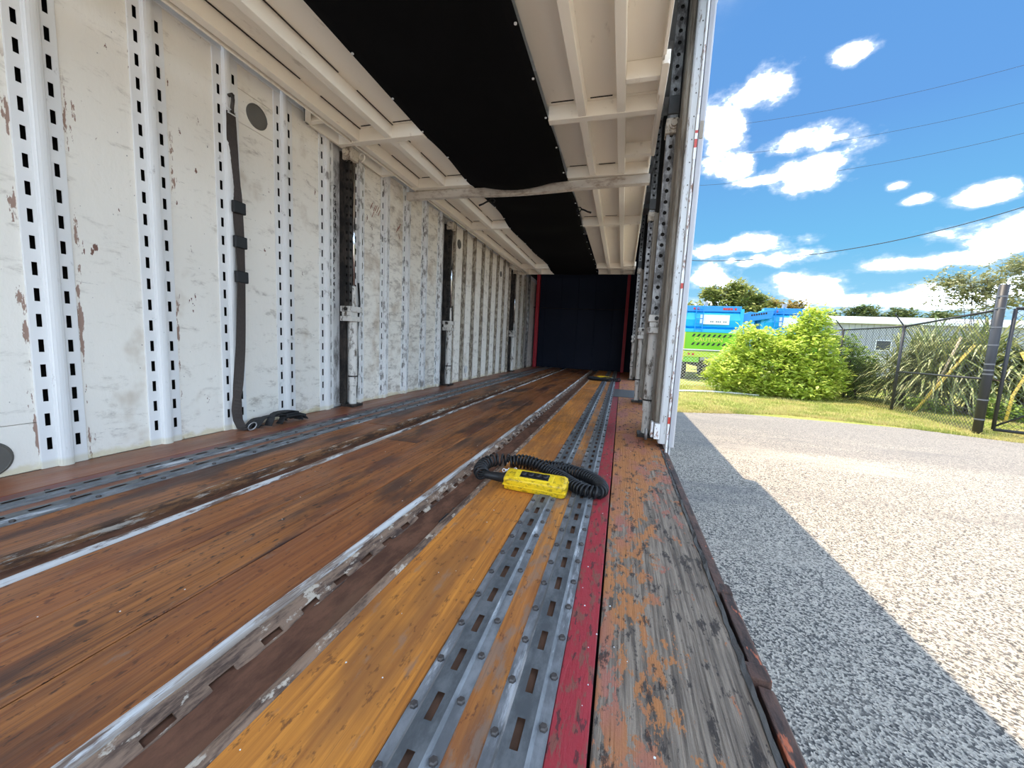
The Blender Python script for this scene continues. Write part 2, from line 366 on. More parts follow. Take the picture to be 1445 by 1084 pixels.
# ------------------------------------------------------------------ mesh builder
LOC = {}
class MB:
    def __init__(s): s.v = []; s.f = []; s.mi = []; s.cm = 0
    def q(s, vs, fs):
        o = len(s.v); s.v += [tuple(v) for v in vs]
        s.f += [tuple(o + i for i in f) for f in fs]; s.mi += [s.cm] * len(fs); return s
    def box(s, x0, x1, y0, y1, z0, z1):
        return s.q([(x0, y0, z0), (x1, y0, z0), (x1, y1, z0), (x0, y1, z0), (x0, y0, z1), (x1, y0, z1), (x1, y1, z1), (x0, y1, z1)],
                   [(0, 3, 2, 1), (4, 5, 6, 7), (0, 1, 5, 4), (1, 2, 6, 5), (2, 3, 7, 6), (3, 0, 4, 7)])
    def prism(s, poly, axis, a, b):
        """poly of 2-D points in the other two axes (x,y,z order), extruded along axis from a to b"""
        def P(u, v, w):
            return {'x': (w, u, v), 'y': (u, w, v), 'z': (u, v, w)}[axis]
        n = len(poly)
        vs = [P(u, v, a) for u, v in poly] + [P(u, v, b) for u, v in poly]
        return s.q(vs, [tuple(range(n))[::-1], tuple(range(n, 2 * n))] + [(i, (i + 1) % n, n + (i + 1) % n, n + i) for i in range(n)])
    def tube(s, pts, r, seg=8, cap=True, closed=False):
        pts = [Vector(p) for p in pts]; n = len(pts)
        rs = r if hasattr(r, '__len__') else [r] * n
        rings = []; up = None
        for i, p in enumerate(pts):
            a = pts[i - 1] if (i > 0 or closed) else p
            b = pts[(i + 1) % n] if (i < n - 1 or closed) else p
            d = (b - a).normalized()
            if up is None:
                up = Vector((0, 0, 1)) if abs(d.z) < .9 else Vector((1, 0, 0))
            u = d.cross(up)
            if u.length < 1e-4: u = d.cross(Vector((0, 1, 0)))
            u.normalize(); w = u.cross(d); up = w
            rings.append([p + (u * math.cos(2 * PI * k / seg) + w * math.sin(2 * PI * k / seg)) * rs[i] for k in range(seg)])
        vs = [v for rg in rings for v in rg]; fs = []
        for i in range(n if closed else n - 1):
            j = (i + 1) % n
            for k in range(seg):
                k2 = (k + 1) % seg
                fs.append((i * seg + k, i * seg + k2, j * seg + k2, j * seg + k))
        if cap and not closed: fs += [tuple(range(seg))[::-1], tuple(range((n - 1) * seg, n * seg))]
        return s.q(vs, fs)
    def lathe(s, prof, c, axis='z', seg=16):
        """prof [(radius, height)] about a line through c"""
        vs = []
        for r, h in prof:
            for k in range(seg):
                a = 2 * PI * k / seg; u, v = r * math.cos(a), r * math.sin(a)
                o = {'z': (u, v, h), 'x': (h, u, v), 'y': (v, h, u)}[axis]
                vs.append((c[0] + o[0], c[1] + o[1], c[2] + o[2]))
        n = len(prof)
        fs = [(i * seg + k, i * seg + (k + 1) % seg, (i + 1) * seg + (k + 1) % seg, (i + 1) * seg + k) for i in range(n - 1) for k in range(seg)]
        fs += [tuple(range(seg))[::-1], tuple(range((n - 1) * seg, n * seg))]
        return s.q(vs, fs)
    def ribbon(s, pts, wid, side, th=.002):
        """flat band along pts; wid and side (unit vector) may be lists"""
        n = len(pts); vs = []
        for i, p in enumerate(pts):
            p = Vector(p); w = (wid[i] if hasattr(wid, '__len__') else wid) / 2
            sd = Vector(side[i] if hasattr(side[0], '__len__') else side).normalized()
            d = (Vector(pts[min(i + 1, n - 1)]) - Vector(pts[max(i - 1, 0)])).normalized()
            nn = sd.cross(d).normalized() * th / 2
            vs += [p - sd * w - nn, p + sd * w - nn, p + sd * w + nn, p - sd * w + nn]
        fs = [(0, 1, 2, 3)[::-1], tuple(4 * (n - 1) + k for k in range(4))]
        for i in range(n - 1):
            for k in range(4):
                fs.append((4 * i + k, 4 * i + (k + 1) % 4, 4 * i + 4 + (k + 1) % 4, 4 * i + 4 + k))
        return s.q(vs, fs)
    def grid(s, fn, nu, nv):
        vs = [fn(i / nu, j / nv) for i in range(nu + 1) for j in range(nv + 1)]
        return s.q(vs, [(i * (nv + 1) + j, (i + 1) * (nv + 1) + j, (i + 1) * (nv + 1) + j + 1, i * (nv + 1) + j + 1) for i in range(nu) for j in range(nv)])
    def slots(s, us, vbreaks, holes, mp):
        """strip with rectangular holes: us=[u0,ua,ub,u1]; vbreaks sorted; holes = set of v-intervals (index) left open in the middle column"""
        for j in range(len(vbreaks) - 1):
            for i in range(3):
                if i == 1 and j in holes: continue
                a, b, c, d = us[i], us[i + 1], vbreaks[j], vbreaks[j + 1]
                s.q([mp(a, c), mp(b, c), mp(b, d), mp(a, d)], [(0, 1, 2, 3)])
        return s
    def round_holes(s, u0, u1, v0, n, pitch, r, mp):
        uc = (u0 + u1) / 2; h = (u1 - u0) / 2
        for k in range(n):
            vc = v0 + pitch * (k + .5); g = pitch / 2
            outer = [(h, 0), (h, g), (0, g), (-h, g), (-h, 0), (-h, -g), (0, -g), (h, -g)]
            ang = [0, .25, .5, .75, 1, 1.25, 1.5, 1.75]
            vs = [mp(uc + a, vc + b) for a, b in outer] + [mp(uc + r * math.cos(a * PI), vc + r * math.sin(a * PI)) for a in ang]
            s.q(vs, [(i, (i + 1) % 8, 8 + (i + 1) % 8, 8 + i) for i in range(8)])
        return s
    def rotx(s, cy, cz, a):
        ca, sa = math.cos(a), math.sin(a)
        s.v = [(x, cy + (y - cy) * ca - (z - cz) * sa, cz + (y - cy) * sa + (z - cz) * ca) for x, y, z in s.v]; return s
    def mesh(s, name, mats, org=(0, 0, 0), smooth=False):
        me = bpy.data.meshes.new(name)
        me.from_pydata([(v[0] - org[0], v[1] - org[1], v[2] - org[2]) for v in s.v], [], s.f)
        for m in (mats if isinstance(mats, (list, tuple)) else [mats]): me.materials.append(MATS[m])
        if any(s.mi): me.polygons.foreach_set('material_index', s.mi)
        if smooth: me.polygons.foreach_set('use_smooth', [True] * len(me.polygons))
        me.validate(); me.update(); return me
    def build(s, name, mats, parent=None, smooth=False, bevel=0, solid=0, seg=2, org=None):
        if parent is not None: org = LOC[parent.name]
        elif org is None:
            xs, ys, zs = zip(*s.v); org = ((min(xs) + max(xs)) / 2, (min(ys) + max(ys)) / 2, min(zs))
        o = bpy.data.objects.new(name, s.mesh(name, mats, org, smooth)); C.objects.link(o)
        if parent is not None: o.parent = parent
        else: o.location = org
        LOC[o.name] = tuple(org)
        finish(o, bevel, solid, seg, smooth)
        return o
def finish(o, bevel=0, solid=0, seg=2, smooth=False):
    if solid:
        m = o.modifiers.new('solid', 'SOLIDIFY'); m.thickness = solid; m.offset = 0
    if bevel:
        m = o.modifiers.new('bevel', 'BEVEL'); m.width = bevel; m.segments = seg; m.limit_method = 'ANGLE'; m.angle_limit = .6
def empty(name, loc, label=None, cat=None, group=None, kind=None):
    o = bpy.data.objects.new(name, None); C.objects.link(o); o.location = loc; o.empty_display_size = .1
    LOC[o.name] = tuple(loc); tag(o, label, cat, group, kind); return o
def tag(o, label=None, cat=None, group=None, kind=None):
    if label: o['label'] = label
    if cat: o['category'] = cat
    if group: o['group'] = group
    if kind: o['kind'] = kind
    return o
def inst(name, me, parent, loc):
    o = bpy.data.objects.new(name, me); C.objects.link(o); o.parent = parent
    pl = LOC[parent.name]; o.location = (loc[0] - pl[0], loc[1] - pl[1], loc[2] - pl[2]); LOC[o.name] = tuple(loc); return o
def lumps(mb, centre, rad, n, lsize, per, rng, droop=0.0, shell=.55, width=.42):
    """leaf whorls spread through an ellipsoid"""
    for _ in range(n):
        while True:
            d = Vector((rng.uniform(-1, 1), rng.uniform(-1, 1), rng.uniform(-1, 1)))
            if .05 < d.length < 1: break
        d.normalize(); k = shell + (1 - shell) * rng.random()
        c = Vector((centre[0] + d.x * rad[0] * k, centre[1] + d.y * rad[1] * k, centre[2] + d.z * rad[2] * k))
        for _ in range(per):
            a = rng.uniform(0, 2 * PI); e = rng.uniform(-.3 - droop, .9 - droop)
            l = lsize * rng.uniform(.7, 1.2)
            v = Vector((math.cos(a) * math.cos(e), math.sin(a) * math.cos(e), math.sin(e)))
            w = v.cross(Vector((rng.uniform(-.4, .4), rng.uniform(-.4, .4), 1)))
            if w.length < .05: continue
            w = w.normalized() * l * width / 2
            st = c + Vector((rng.gauss(0, 1), rng.gauss(0, 1), rng.gauss(0, 1))) * lsize * .35
            mb.q([st, st + v * l * .5 + w, st + v * l - Vector((0, 0, l * .15)), st + v * l * .5 - w], [(0, 1, 2), (0, 2, 3)])

Y0, Y1 = -.42, 9.7          # trailer rear edge and nose
XL, XR = -2.20, .27         # inner faces of the side walls
GZ = -.80                   # yard level
def mir(x): return -1.96 - x

# ================================================================== THE YARD (ground first)
yard = MB().box(-40, 60, -30, 9.0, GZ - .3, GZ)
yard.prism([(-40, 8.99), (60, 8.99), (60, 9.2), (7.1, 9.3), (5.6, 10.05), (3.7, 10.28), (1.3, 9.25), (-4, 8.99)], 'z', GZ - .3, GZ)
yo = tag(yard.build('pavement', 'asphalt'), 'speckled pale asphalt yard beside the trailer, half in shadow', 'pavement', kind='structure')
lawn = MB().grid(lambda u, v: (-60 + 160 * u, 8.9 + 95 * v, GZ - .02 + (.05 if 8.9 + 95 * v > 10.5 else 0)), 40, 40)
lw = tag(lawn.build('lawn', 'turf'), 'yellow green lawn beyond the asphalt', 'lawn', kind='structure')

# ================================================================== FLOOR
floor = empty('floor', ((XL + XR) / 2, 4, 0), 'worn wooden trailer deck with steel tracks', 'floor', kind='structure')
rng = random.Random(3)
def planks(x0, x1, m, joints, name='plank', top=0.0):
    ys = [Y0] + joints + [Y1 - .05]
    for a, b in zip(ys[:-1], ys[1:]):
        dz = rng.uniform(-.0012, .0008)
        MB().box(x0 + .0018, x1 - .0018, a + .001, b - .001, -.035, top + dz).build(name, m, floor, bevel=.002, seg=1)
planks(XL, -1.962, 'floor_side', [2.6, 5.4])
planks(-1.96, -1.902, 'red_dull', [3.1, 6.2], 'red_board')
planks(-1.90, -1.70, 'floor_side', [3.6, 7.0])
planks(-1.70, -1.447, 'floor_brown', [2.2, 4.7, 7.2])
planks(-1.293, -1.085, 'floor_brown', [1.9, 4.4, 6.9])
planks(-1.085, -.878, 'floor_brown', [3.2, 5.6])
planks(-.878, -.682, 'floor_brown', [2.45, 4.9, 7.3])
planks(-.508, -.292, 'floor_orange', [2.9, 5.3])
planks(-.292, -.066, 'floor_dirty', [2.2, 4.6, 7.0])
planks(-.065, -.0015, 'red_strip', [3.4, 6.0], 'red_board')
planks(0.0, XR, 'floor_peeled', [2.75, 5.2])
MB().box(XL - .06, XR + .0, Y0, Y1, -.14, -.05).build('sub_floor', 'nose_dark', floor)
# gutters that the wheel ramps run in
def gutter(x0, x1, flip):
    e = MB().box(x0 + .012, x1 - .012, Y0, Y1 - .06, -.05, -.026).build('gutter_bed', 'rust_bed', floor)
    xl, xr = (x0, x1) if not flip else (x1, x0)
    sg = 1 if not flip else -1
    # bright rounded lip
    path = [(xl + sg * .004, Y0 + (Y1 - .06 - Y0) * i / 60, .002 + .0015 * math.sin(i * 2.3)) for i in range(61)]
    MB().tube(path, .011, 8).build('gutter_lip', 'lip_silver', e, smooth=True)
    # sloping inner side with drain notches
    br = [Y0]; holes = set(); y = Y0 + .06
    while y < Y1 - .2:
        br += [y, y + .045]; holes.add(len(br) - 2); y += .1
    br.append(Y1 - .06)
    def mp(u, v): return (xl + sg * (.012 + u), v, -.002 - .026 * min(1, u / .036) + .0025 * math.sin(v * 37))
    MB().slots([0, .022, .033, .037], br, holes, mp).build('gutter_side', 'lip_brown', e, solid=.003)
    # worn far lip
    path = [(xr - sg * .006, Y0 + (Y1 - .06 - Y0) * i / 80) for i in range(81)]
    mb = MB()
    prof = [(-.016, -.03), (-.014, .000), (-.006, .006), (.006, .006), (.012, .001), (.012, -.03)]
    vs = []
    for i, (x, y) in enumerate(path):
        for a, b in prof: vs.append((x + a * sg * -1 + .0012 * math.sin(i * 1.9), y, b + .0012 * math.sin(i * 2.7)))
    n = len(prof)
    mb.q(vs, [(i * n + k, i * n + k + 1, (i + 1) * n + k + 1, (i + 1) * n + k) for i in range(80) for k in range(n - 1)])
    mb.build('gutter_edge', 'lip_rust' if flip else 'lip_brown', e)
gutter(-.680, -.510, False)
gutter(-1.445, -1.295, True)
# slotted tie-down tracks with bolts
hexm = MB().lathe([(.0072, 0), (.0072, .004), (.0055, .006)], (0, 0, 0), 'z', 6).mesh('bolt', 'bolt_steel')
def track(xc, near):
    br = [Y0]; holes = set(); y = -.386
    while y < Y1 - .3:
        br += [y, y + .05]; holes.add(len(br) - 2); y += .0965
    br.append(Y1 - .06)
    mb = MB().slots([-.0205, -.0065, .0065, .0205], br, holes, lambda u, v: (xc + u, v, .010))
    ye = Y1 - .06
    mb.mi = [1] * len(mb.mi)
    for s in (-1, 1):
        a, b, c = xc + s * .0205, xc + s * .0265, xc + s * .044
        mb.q([(a, Y0, .010), (b, Y0, .0035), (b, ye, .0035), (a, ye, .010)], [(0, 1, 2, 3)])
        mb.q([(b, Y0, .0035), (c, Y0, .003), (c, ye, .003), (b, ye, .0035)], [(0, 1, 2, 3)])
        mb.q([(c, Y0, .003), (c, Y0, -.002), (c, ye, -.002), (c, ye, .003)], [(0, 1, 2, 3)])
    tr = mb.build('tie_down_track', ['galvanised', 'galv_crown'], floor)
    MB().box(xc - .018, xc + .018, Y0, ye, -.001, .0012).build('slot_shade_strip', 'slot_shade', tr)  # strip added under the slots to darken them like shade
    far = MB(); k = 0; y = .02
    while y < Y1 - .3:
        for s in (-1, 1):
            p = (xc + s * .035, y + (.03 if s > 0 else 0), .0032)
            if near and .35 < y < 2.3: inst('bolt', hexm, tr, p)
            elif y > .3: far.lathe([(.0072, 0), (.0072, .004), (.0055, .006)], p, 'z', 6)
        y += .0965 if (near and y < 2.3) else .193
    tag(far.build('bolts', 'bolt_steel', tr), kind='stuff')
for x, nr in ((-.246, True), (-.107, True), (mir(-.246), False), (mir(-.107), False)): track(x, nr)
# dark steel plate let into the deck further in
MB().box(-.06, .24, 4.75, 5.6, 0.0, .004).build('deck_plate', 'plate_dark', floor)
MB().box(-2.0, -1.62, 6.2, 7.0, 0.0, .004).build('deck_plate', 'plate_dark', floor)
# tar filled joint and rusty edge channel along the open side
mb = MB(); n = 90
for i in range(n + 1):
    y = Y0 + (2.4 - Y0) * i / n; j = rng.uniform(-.0015, .0015)
    mb.v += [(XR - .006 + j, y, -.03), (XR - .004 + j * 1.5, y, .001 + rng.uniform(-.003, .006)), (XR + .007 + j, y, .003 + rng.uniform(-.006, .005)), (XR + .012, y, -.03)]
for i in range(n):
    for k in range(3): mb.f.append((4 * i + k, 4 * i + k + 1, 4 * i + 5 + k, 4 * i + 4 + k)); mb.mi.append(0)
mb.build('joint_strip', 'tar', floor)
for a, b, dx, dz in ((1.06, 2.40, 0, -.012), (.775, 1.035, .004, -.006), (.42, .755, .006, -.012), (.02, .405, .004, -.008), (-.40, 0.0, .004, -.01)):
    x0 = XR + .014 + dx
    MB().prism([(x0, dz), (x0 + .026, dz - .003), (x0 + .032, dz - .012), (x0 + .032, -.11), (x0 + .004, -.11)], 'y', a, b).build('edge_rail', 'edge_rust', floor, bevel=.003)
MB().box(XR + .0, XR + .02, Y0, 2.42, -.16, -.03).build('edge_channel', 'edge_rust', floor)
MB().box(XR + .0, XR + .04, 2.42, Y1, -.16, -.002).build('edge_channel', 'edge_rust', floor)
# clip plates that stand proud on the rail
for y in (.78, 1.045): MB().box(XR + .008, XR + .047, y - .02, y + .02, -.055, -.004).build('rail_clip', 'edge_rust', floor, bevel=.003)
# tread plate underneath: side rail of the chassis
ch = MB(); ch.box(-1.85, -1.75, Y0, Y1, -.40, -.14); ch.box(-.21, -.11, Y0, Y1, -.40, -.14)
for i in range(12): ch.box(-1.75, -.21, Y0 + .3 + i * .95, Y0 + .36 + i * .95, -.26, -.14)
ch.build('chassis_rail', 'nose_dark', floor)

# ================================================================== LEFT WALL
wl = MB().box(XL - .075, XL - .065, Y0, Y1, -.12, 3.3).build('wall_left', 'skin_white', org=(XL - .07, 4, -.12))
tag(wl, 'dirty white plywood lined trailer wall with slotted posts', 'wall', kind='structure')
MB().box(XL - .064, XL - .060, Y0, Y1, 0, 2.2).build('cavity_shade', 'slit_dark', wl)  # near-black sheet standing for the shade behind the post slots
posts = [-.13, .24, .61, .98, 1.35, 1.715, 2.085, 2.455, 2.825, 3.195, 3.565, 3.935, 4.305, 4.69, 5.05, 5.41, 5.78, 6.15, 6.52, 6.89, 7.26, 7.66, 8.05, 8.45, 8.85]
bays = {2.455: 2.64, 4.305: 4.50, 7.26: 7.46}
ZT = 2.12
def post_mesh():
    mb = MB()
    br = [0.0]; holes = set(); z = .075
    while z < ZT - .08:
        br += [z, z + .05]; holes.add(len(br) - 2); z += .0985
    br.append(ZT)
    for s in (-1, 1):
        us = [.022, .034, .050, .068] if s > 0 else [-.068, -.050, -.034, -.022]
        mb.slots(us, br, holes, lambda u, v: (.006, u, v))
        prof = [(.022, .006), (.020, .018), (.016, .024), (.008, .0265), (0, .027)]
        for (a, xa), (b, xb) in zip(prof[:-1], prof[1:]):
            mb.q([(xa, s * a, 0), (xb, s * b, 0), (xb, s * b, ZT), (xa, s * a, ZT)], [(0, 1, 2, 3)])
        mb.q([(.006, s * .068, 0), (-.004, s * .068, 0), (-.004, s * .068, ZT), (.006, s * .068, ZT)], [(0, 1, 2, 3)])
    return mb.mesh('slotted_post', 'post_paint')
pm = post_mesh()
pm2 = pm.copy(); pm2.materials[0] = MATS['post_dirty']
rv = MB()
for i in range(43): rv.lathe([(.0036, 0), (.0028, .0016)], (.0068, -.026, .04 + i * .0492), 'x', 6)
rvm = rv.mesh('rivets', 'post_paint')
for y in posts:
    o = inst('slotted_post', pm if y < 4.6 else pm2, wl, (XL, y, 0))
    m = o.modifiers.new('solid', 'SOLIDIFY'); m.thickness = .003; m.offset = 0
    if .5 < y < 3: tag(inst('rivets', rvm, o, (XL, y, 0)), kind='stuff')
edges = [Y0 - .03] + posts + [Y1]
for a, b in zip(edges[:-1], edges[1:]):
    p, q = a + .0655, b - .0655
    bay = a in bays
    def panel(z0, z1, nm='wall_panel', m='wall_paint', x=XL):
        MB().box(x - .012, x, p, q, z0, z1).build(nm, m, wl, bevel=.0015, seg=1)
    if bay: panel(0, ZT, 'lift_bay_panel', 'bay_paint', XL - .02)
    elif abs(a - 1.715) < .01:
        panel(0, 1.77); panel(1.772, 1.95); panel(1.952, ZT)
    elif abs(a - .61) < .01: panel(0, .19); panel(.192, ZT)
    else: panel(0, ZT)
MB().box(XL - .012, XL + .012, Y0, Y1, 2.075, 2.16).build('top_rail', 'rail_metal', wl, bevel=.004)
MB().box(XL - .03, XL - .012, Y0, Y1, 2.16, 3.28).build('upper_shade_lining', 'nose_dark', wl)  # dark colour stands for the shade above the deck
def disc(y, z, r): 
    MB().lathe([(r, 0), (r, .004), (r * .9, .007), (r * .88, .004), (0.001, .004)], (XL, y, z), 'x', 32).build('round_cover', 'cover_grey', wl, smooth=False)
disc(1.905, 1.857, .068); disc(.775, .075, .068); disc(4.86, 1.86, .06); disc(6.7, 1.80, .05)
MB().lathe([(.06, 0), (.06, .003), (.052, .003), (.052, .001), (.001, .001)], (XL, 5.23, .16), 'x', 24).build('round_cover', 'bay_paint', wl)
# hand-written height marks in the first lift bay, reddish tally marks further on
def text(s, size, loc, rot, m, parent, name='numeral', th=.0006):
    cu = bpy.data.curves.new(name, 'FONT'); cu.body = s; cu.size = size; cu.extrude = th; cu.align_x = 'CENTER'; cu.resolution_u = 2; cu.offset = .0012 if name == 'numeral' else 0
    cu.materials.append(MATS[m])
    tmp = bpy.data.objects.new(name, cu); C.objects.link(tmp)
    dg = bpy.context.evaluated_depsgraph_get(); dg.update()
    me = bpy.data.meshes.new_from_object(tmp.evaluated_get(dg)); C.objects.unlink(tmp); bpy.data.objects.remove(tmp); bpy.data.curves.remove(cu)
    if not me.materials: me.materials.append(MATS[m])
    o = bpy.data.objects.new(name, me); C.objects.link(o); o.parent = parent
    pl = LOC[parent.name]; o.location = [loc[i] - pl[i] for i in range(3)]; o.rotation_euler = rot; LOC[o.name] = tuple(loc); return o
for k, nm in enumerate(['17', '16', '15', '14', '13', '12', '11', '10', '9', '8', '7', '6', '5', '4', '3', '2', '1']):
    text(nm, .048, (XL - .0185, 2.562 + rng.uniform(-.006, .006), 1.695 - k * .056), (PI / 2, rng.uniform(-.1, .1), PI / 2), 'ink', wl)
for y0, z0, n_ in ((2.98, 1.66, 6), (3.38, 1.60, 3)):
    for i in range(n_):
        y = y0 + i * .022; z = z0 + rng.uniform(-.05, .06)
        MB().tube([(XL + .001, y, z), (XL + .001, y + .03, z + .055)], .003, 4).build('tally_mark', 'ink_red', wl)

# ================================================================== LIFT COLUMNS
def lift(y0, side, label):
    """hydraulic lift: perforated bar, brackets, cylinder; side=+1 on the left wall, -1 on the right"""
    X = (lambda d: XL + d) if side > 0 else (lambda d: .26 - d)
    L = empty('deck_lift', (X(.06), y0, 0), label, 'lift', 'hydraulic deck lifts along both walls')
    ry = .008 if side > 0 else .035
    def bx(m, a, b, *r):
        xa, xb = sorted((X(a), X(b))); return m.box(xa, xb, *r)
    # dark guide channel behind
    g = MB()
    if side > 0: bx(g, -.018, .028, y0 - .052, y0 - .014, .02, 2.0)
    else: bx(g, -.018, .0, y0 - .075, y0 + .075, .06, 2.0); bx(g, 0, .045, y0 - .088, y0 - .075, .06, 2.0); bx(g, 0, .045, y0 + .075, y0 + .088, .06, 2.0)
    g.build('guide_channel', 'lift_dark' if side > 0 else 'jamb_inner', L)
    # perforated bar: front faces with round holes over a dark box that paints the shade inside
    bm_ = 'lift_dark' if side > 0 else 'lift_grey'
    zt = 1.95 if side > 0 else 2.95; nh = round((zt - .70) / .0658)
    d0, d1 = (.03, .072) if side > 0 else (.04, .095)
    ye_ = y0 - (.018 if side > 0 else .006)
    b = MB()
    b.round_holes(y0 - .05, ye_, .70, nh, (zt - .70) / nh, .0115, lambda u, v: (X(d1), u, v))
    xa, xb = sorted((X(d0), X(d1)))
    b.round_holes(xa, xb, .70, nh, (zt - .70) / nh, .0125, lambda u, v: (u, y0 - .05, v))
    bx(b, d0, d1, ye_ - .002, ye_ + .001, .70, zt)
    pb = b.build('perforated_bar', bm_, L, solid=.003)
    k = MB(); bx(k, d0 + .004, d1 - .016, y0 - .036, ye_ - .003, .70, zt); k.build('bar_shade', 'slit_dark', pb)
    if side < 0:
        k = MB(); bx(k, .03, .10, y0 - .066, y0 + .0, 2.045, 2.15); k.build('slider_block', 'plate_dark', L, bevel=.003)
        k = MB(); bx(k, .0, .038, y0 - .07, y0 - .0, .70, 2.95); k.build('guide_strip', 'slit_dark', L)
    t = MB(); bx(t, .02, .105, y0 - .07, y0 + .02, 1.93, 2.02); tb = t.build('top_bracket', 'lift_cream', L, bevel=.006)
    MB().lathe([(.018, -.098), (.018, -.084), (.028, -.083), (.028, -.070), (.012, -.06)], (X(.06), y0, 1.975), 'y', 8).build('bracket_bolt', 'lift_cream', tb)
    MB().lathe([(.013, .85), (.013, 1.93)], (X(.065), y0 + ry, 0), 'z', 14).build('piston_rod', 'chrome', L, smooth=True)
    MB().lathe([(.020, .80), (.020, .98), (.016, .985)], (X(.065), y0 + ry, 0), 'z', 14).build('gland', 'lift_white', L, smooth=False)
    MB().lathe([(.030, .02), (.030, .17), (.034, .175), (.034, .195), (.036, .20), (.036, .78), (.03, .79)], (X(.06), y0 + .01, 0), 'z', 18).build('cylinder', 'lift_white', L)
    s = MB(); bx(s, .0, .11, y0 - .07, y0 + .065, .70, .74); bx(s, .0, .11, y0 - .07, y0 + .065, .775, .82); bx(s, .01, .10, y0 - .06, y0 - .03, .74, .775)
    cb = s.build('collar', 'lift_white', L, bevel=.004)
    MB().lathe([(.014, -.085), (.014, -.07)], (X(.06), y0, .797), 'y', 6).build('collar_bolt', 'lift_dark', cb)
    MB().lathe([(.0375, 0), (.0375, .012)], (X(.06), y0 + .01, .245), 'z', 18).build('clamp_band', 'lift_dark', L)
    MB().tube([(X(.06), y0 + .075, 1.02), (X(.07), y0 + .08, .85), (X(.05), y0 + .07, .6), (X(.07), y0 + .06, .35), (X(.05), y0 + .065, .06)], .008, 8).build('hose', 'rubber_hose', L, smooth=True)
    f = MB(); bx(f, .0, .115, y0 - .06, y0 + .07, 0, .02); f.build('base_plate', 'lift_dark', L)
    return L
lift(2.675, 1, 'hydraulic lift on left wall beside the handwritten height marks')
lift(4.50, 1, 'middle of the three hydraulic lifts on the left wall')
lift(7.46, 1, 'farthest hydraulic lift on left wall, next to the red post')
lift(2.74, -1, 'nearest right hydraulic lift with holed grey bar beside the open doorway')
lift(4.45, -1, 'second right hydraulic lift, in shade behind the nearest one')
lift(7.46, -1, 'farthest right hydraulic lift in the dark nose end')

# ================================================================== RIGHT WALL: end post, solid bay, second opening, nose
wr = MB().box(.325, .335, 2.50, 3.1, -.12, 3.3); wr.box(.325, .335, 4.2, 4.68, -.12, 2.4); wr.box(.325, .335, 7.2, Y1, -.12, 3.3); wr.box(.325, .335, 3.1, 7.2, 2.4, 3.3); wr.box(.325, .335, Y0, 2.5, 2.55, 3.3)  # unseen gap between the lifts opened to let in more bounce light
wr = tag(wr.build('wall_right', 'skin_white', org=(.33, 4, -.12)), 'right trailer wall with open side doorways', 'wall', kind='structure')
MB().box(XR, .285, 4.2, 4.68, .0, 2.5).build('inner_lining', 'jamb_inner', wr)
MB().box(XR, .285, 2.60, 3.1, .0, 2.6).build('inner_lining', 'jamb_inner', wr)
MB().box(.315, .324, Y0, Y1, 2.56, 3.28).build('upper_shade_lining', 'nose_dark', wr)  # painted dark to give the gloom over the upper deck
MB().box(XR, .285, 7.2, Y1, .0, 2.6).build('inner_lining', 'nose_dark', wr)
for y in (2.95, 7.8, 8.2, 8.6): 
    MB().prism([(XR, y - .06), (XR - .006, y - .06), (XR - .006, y - .02), (XR - .026, y - .015), (XR - .026, y + .015), (XR - .006, y + .02), (XR - .006, y + .06), (XR, y + .06)], 'z', 0, 2.1).build('wall_post', 'jamb_inner', wr)
# end post: round-nosed inner column, grooved aluminium face, white seal, outer flange
def rr(x0, x1, y0, y1, r=.012):
    pts = []
    for cx, cy, a0 in ((x1 - r, y0 + r, -90), (x1 - r, y1 - r, 0), (x0 + r, y1 - r, 90), (x0 + r, y0 + r, 180)):
        for k in range(4): a = math.radians(a0 + 30 * k); pts.append((cx + r * math.cos(a), cy + r * math.sin(a)))
    return pts
MB().prism(rr(.222, .262, 2.47, 2.60, .015), 'z', .155, 3.3).build('end_column', 'jamb_inner', wr)
MB().prism([(.230, 2.464), (.237, 2.469), (.245, 2.464), (.245, 2.48), (.230, 2.48)], 'z', .16, 3.3).build('column_groove', 'jamb_inner', wr)
MB().prism([(.252, 2.43), (.262, 2.424), (.292, 2.420), (.292, 2.62), (.252, 2.62)], 'z', .03, 3.3).build('door_jamb', 'jamb_alu', wr, bevel=.002)
MB().prism([(.293, 2.417), (.297, 2.408), (.303, 2.408), (.308, 2.417), (.308, 2.6), (.293, 2.6)], 'z', -.03, 3.3).build('door_seal', 'jamb_white', wr, bevel=.001)
MB().box(.3085, .3115, 2.428, 2.6, .0, 3.3).build('jamb_gap', 'nose_dark', wr)
MB().prism([(.312, 2.420), (.336, 2.416), (.343, 2.424), (.343, 2.62), (.312, 2.62)], 'z', .015, 3.3).build('outer_flange', 'jamb_grey', wr, bevel=.003)
br_ = MB().box(.225, .258, 2.425, 2.475, .055, .150).build('jamb_bracket', 'jamb_white', wr, bevel=.003)
MB().box(.207, .220, 2.44, 2.5, .06, .155).build('jamb_bracket', 'jamb_white', wr, bevel=.003)
MB().tube([(.185, 2.50, .10), (.185, 2.50, .03)], .010, 10).build('jamb_pin', 'lift_grey', wr, smooth=True)
for z0, z1, m in ((1.785, 1.80, 'tape_red'), (1.755, 1.785, 'tape_white'), (1.71, 1.755, 'tape_red'), (1.65, 1.71, 'tape_white'), (1.80, 1.88, 'tape_white'), (.98, 1.05, 'tape_white'), (.95, .98, 'tape_red'), (.16, .20, 'tape_red')):
    MB().box(.2935, .3075, 2.4065, 2.4085, z0, z1).build('tape_strip', m, wr)
MB().box(.316, .334, 2.4135, 2.4165, 1.76, 1.85).build('rust_patch', 'jamb_inner', wr)
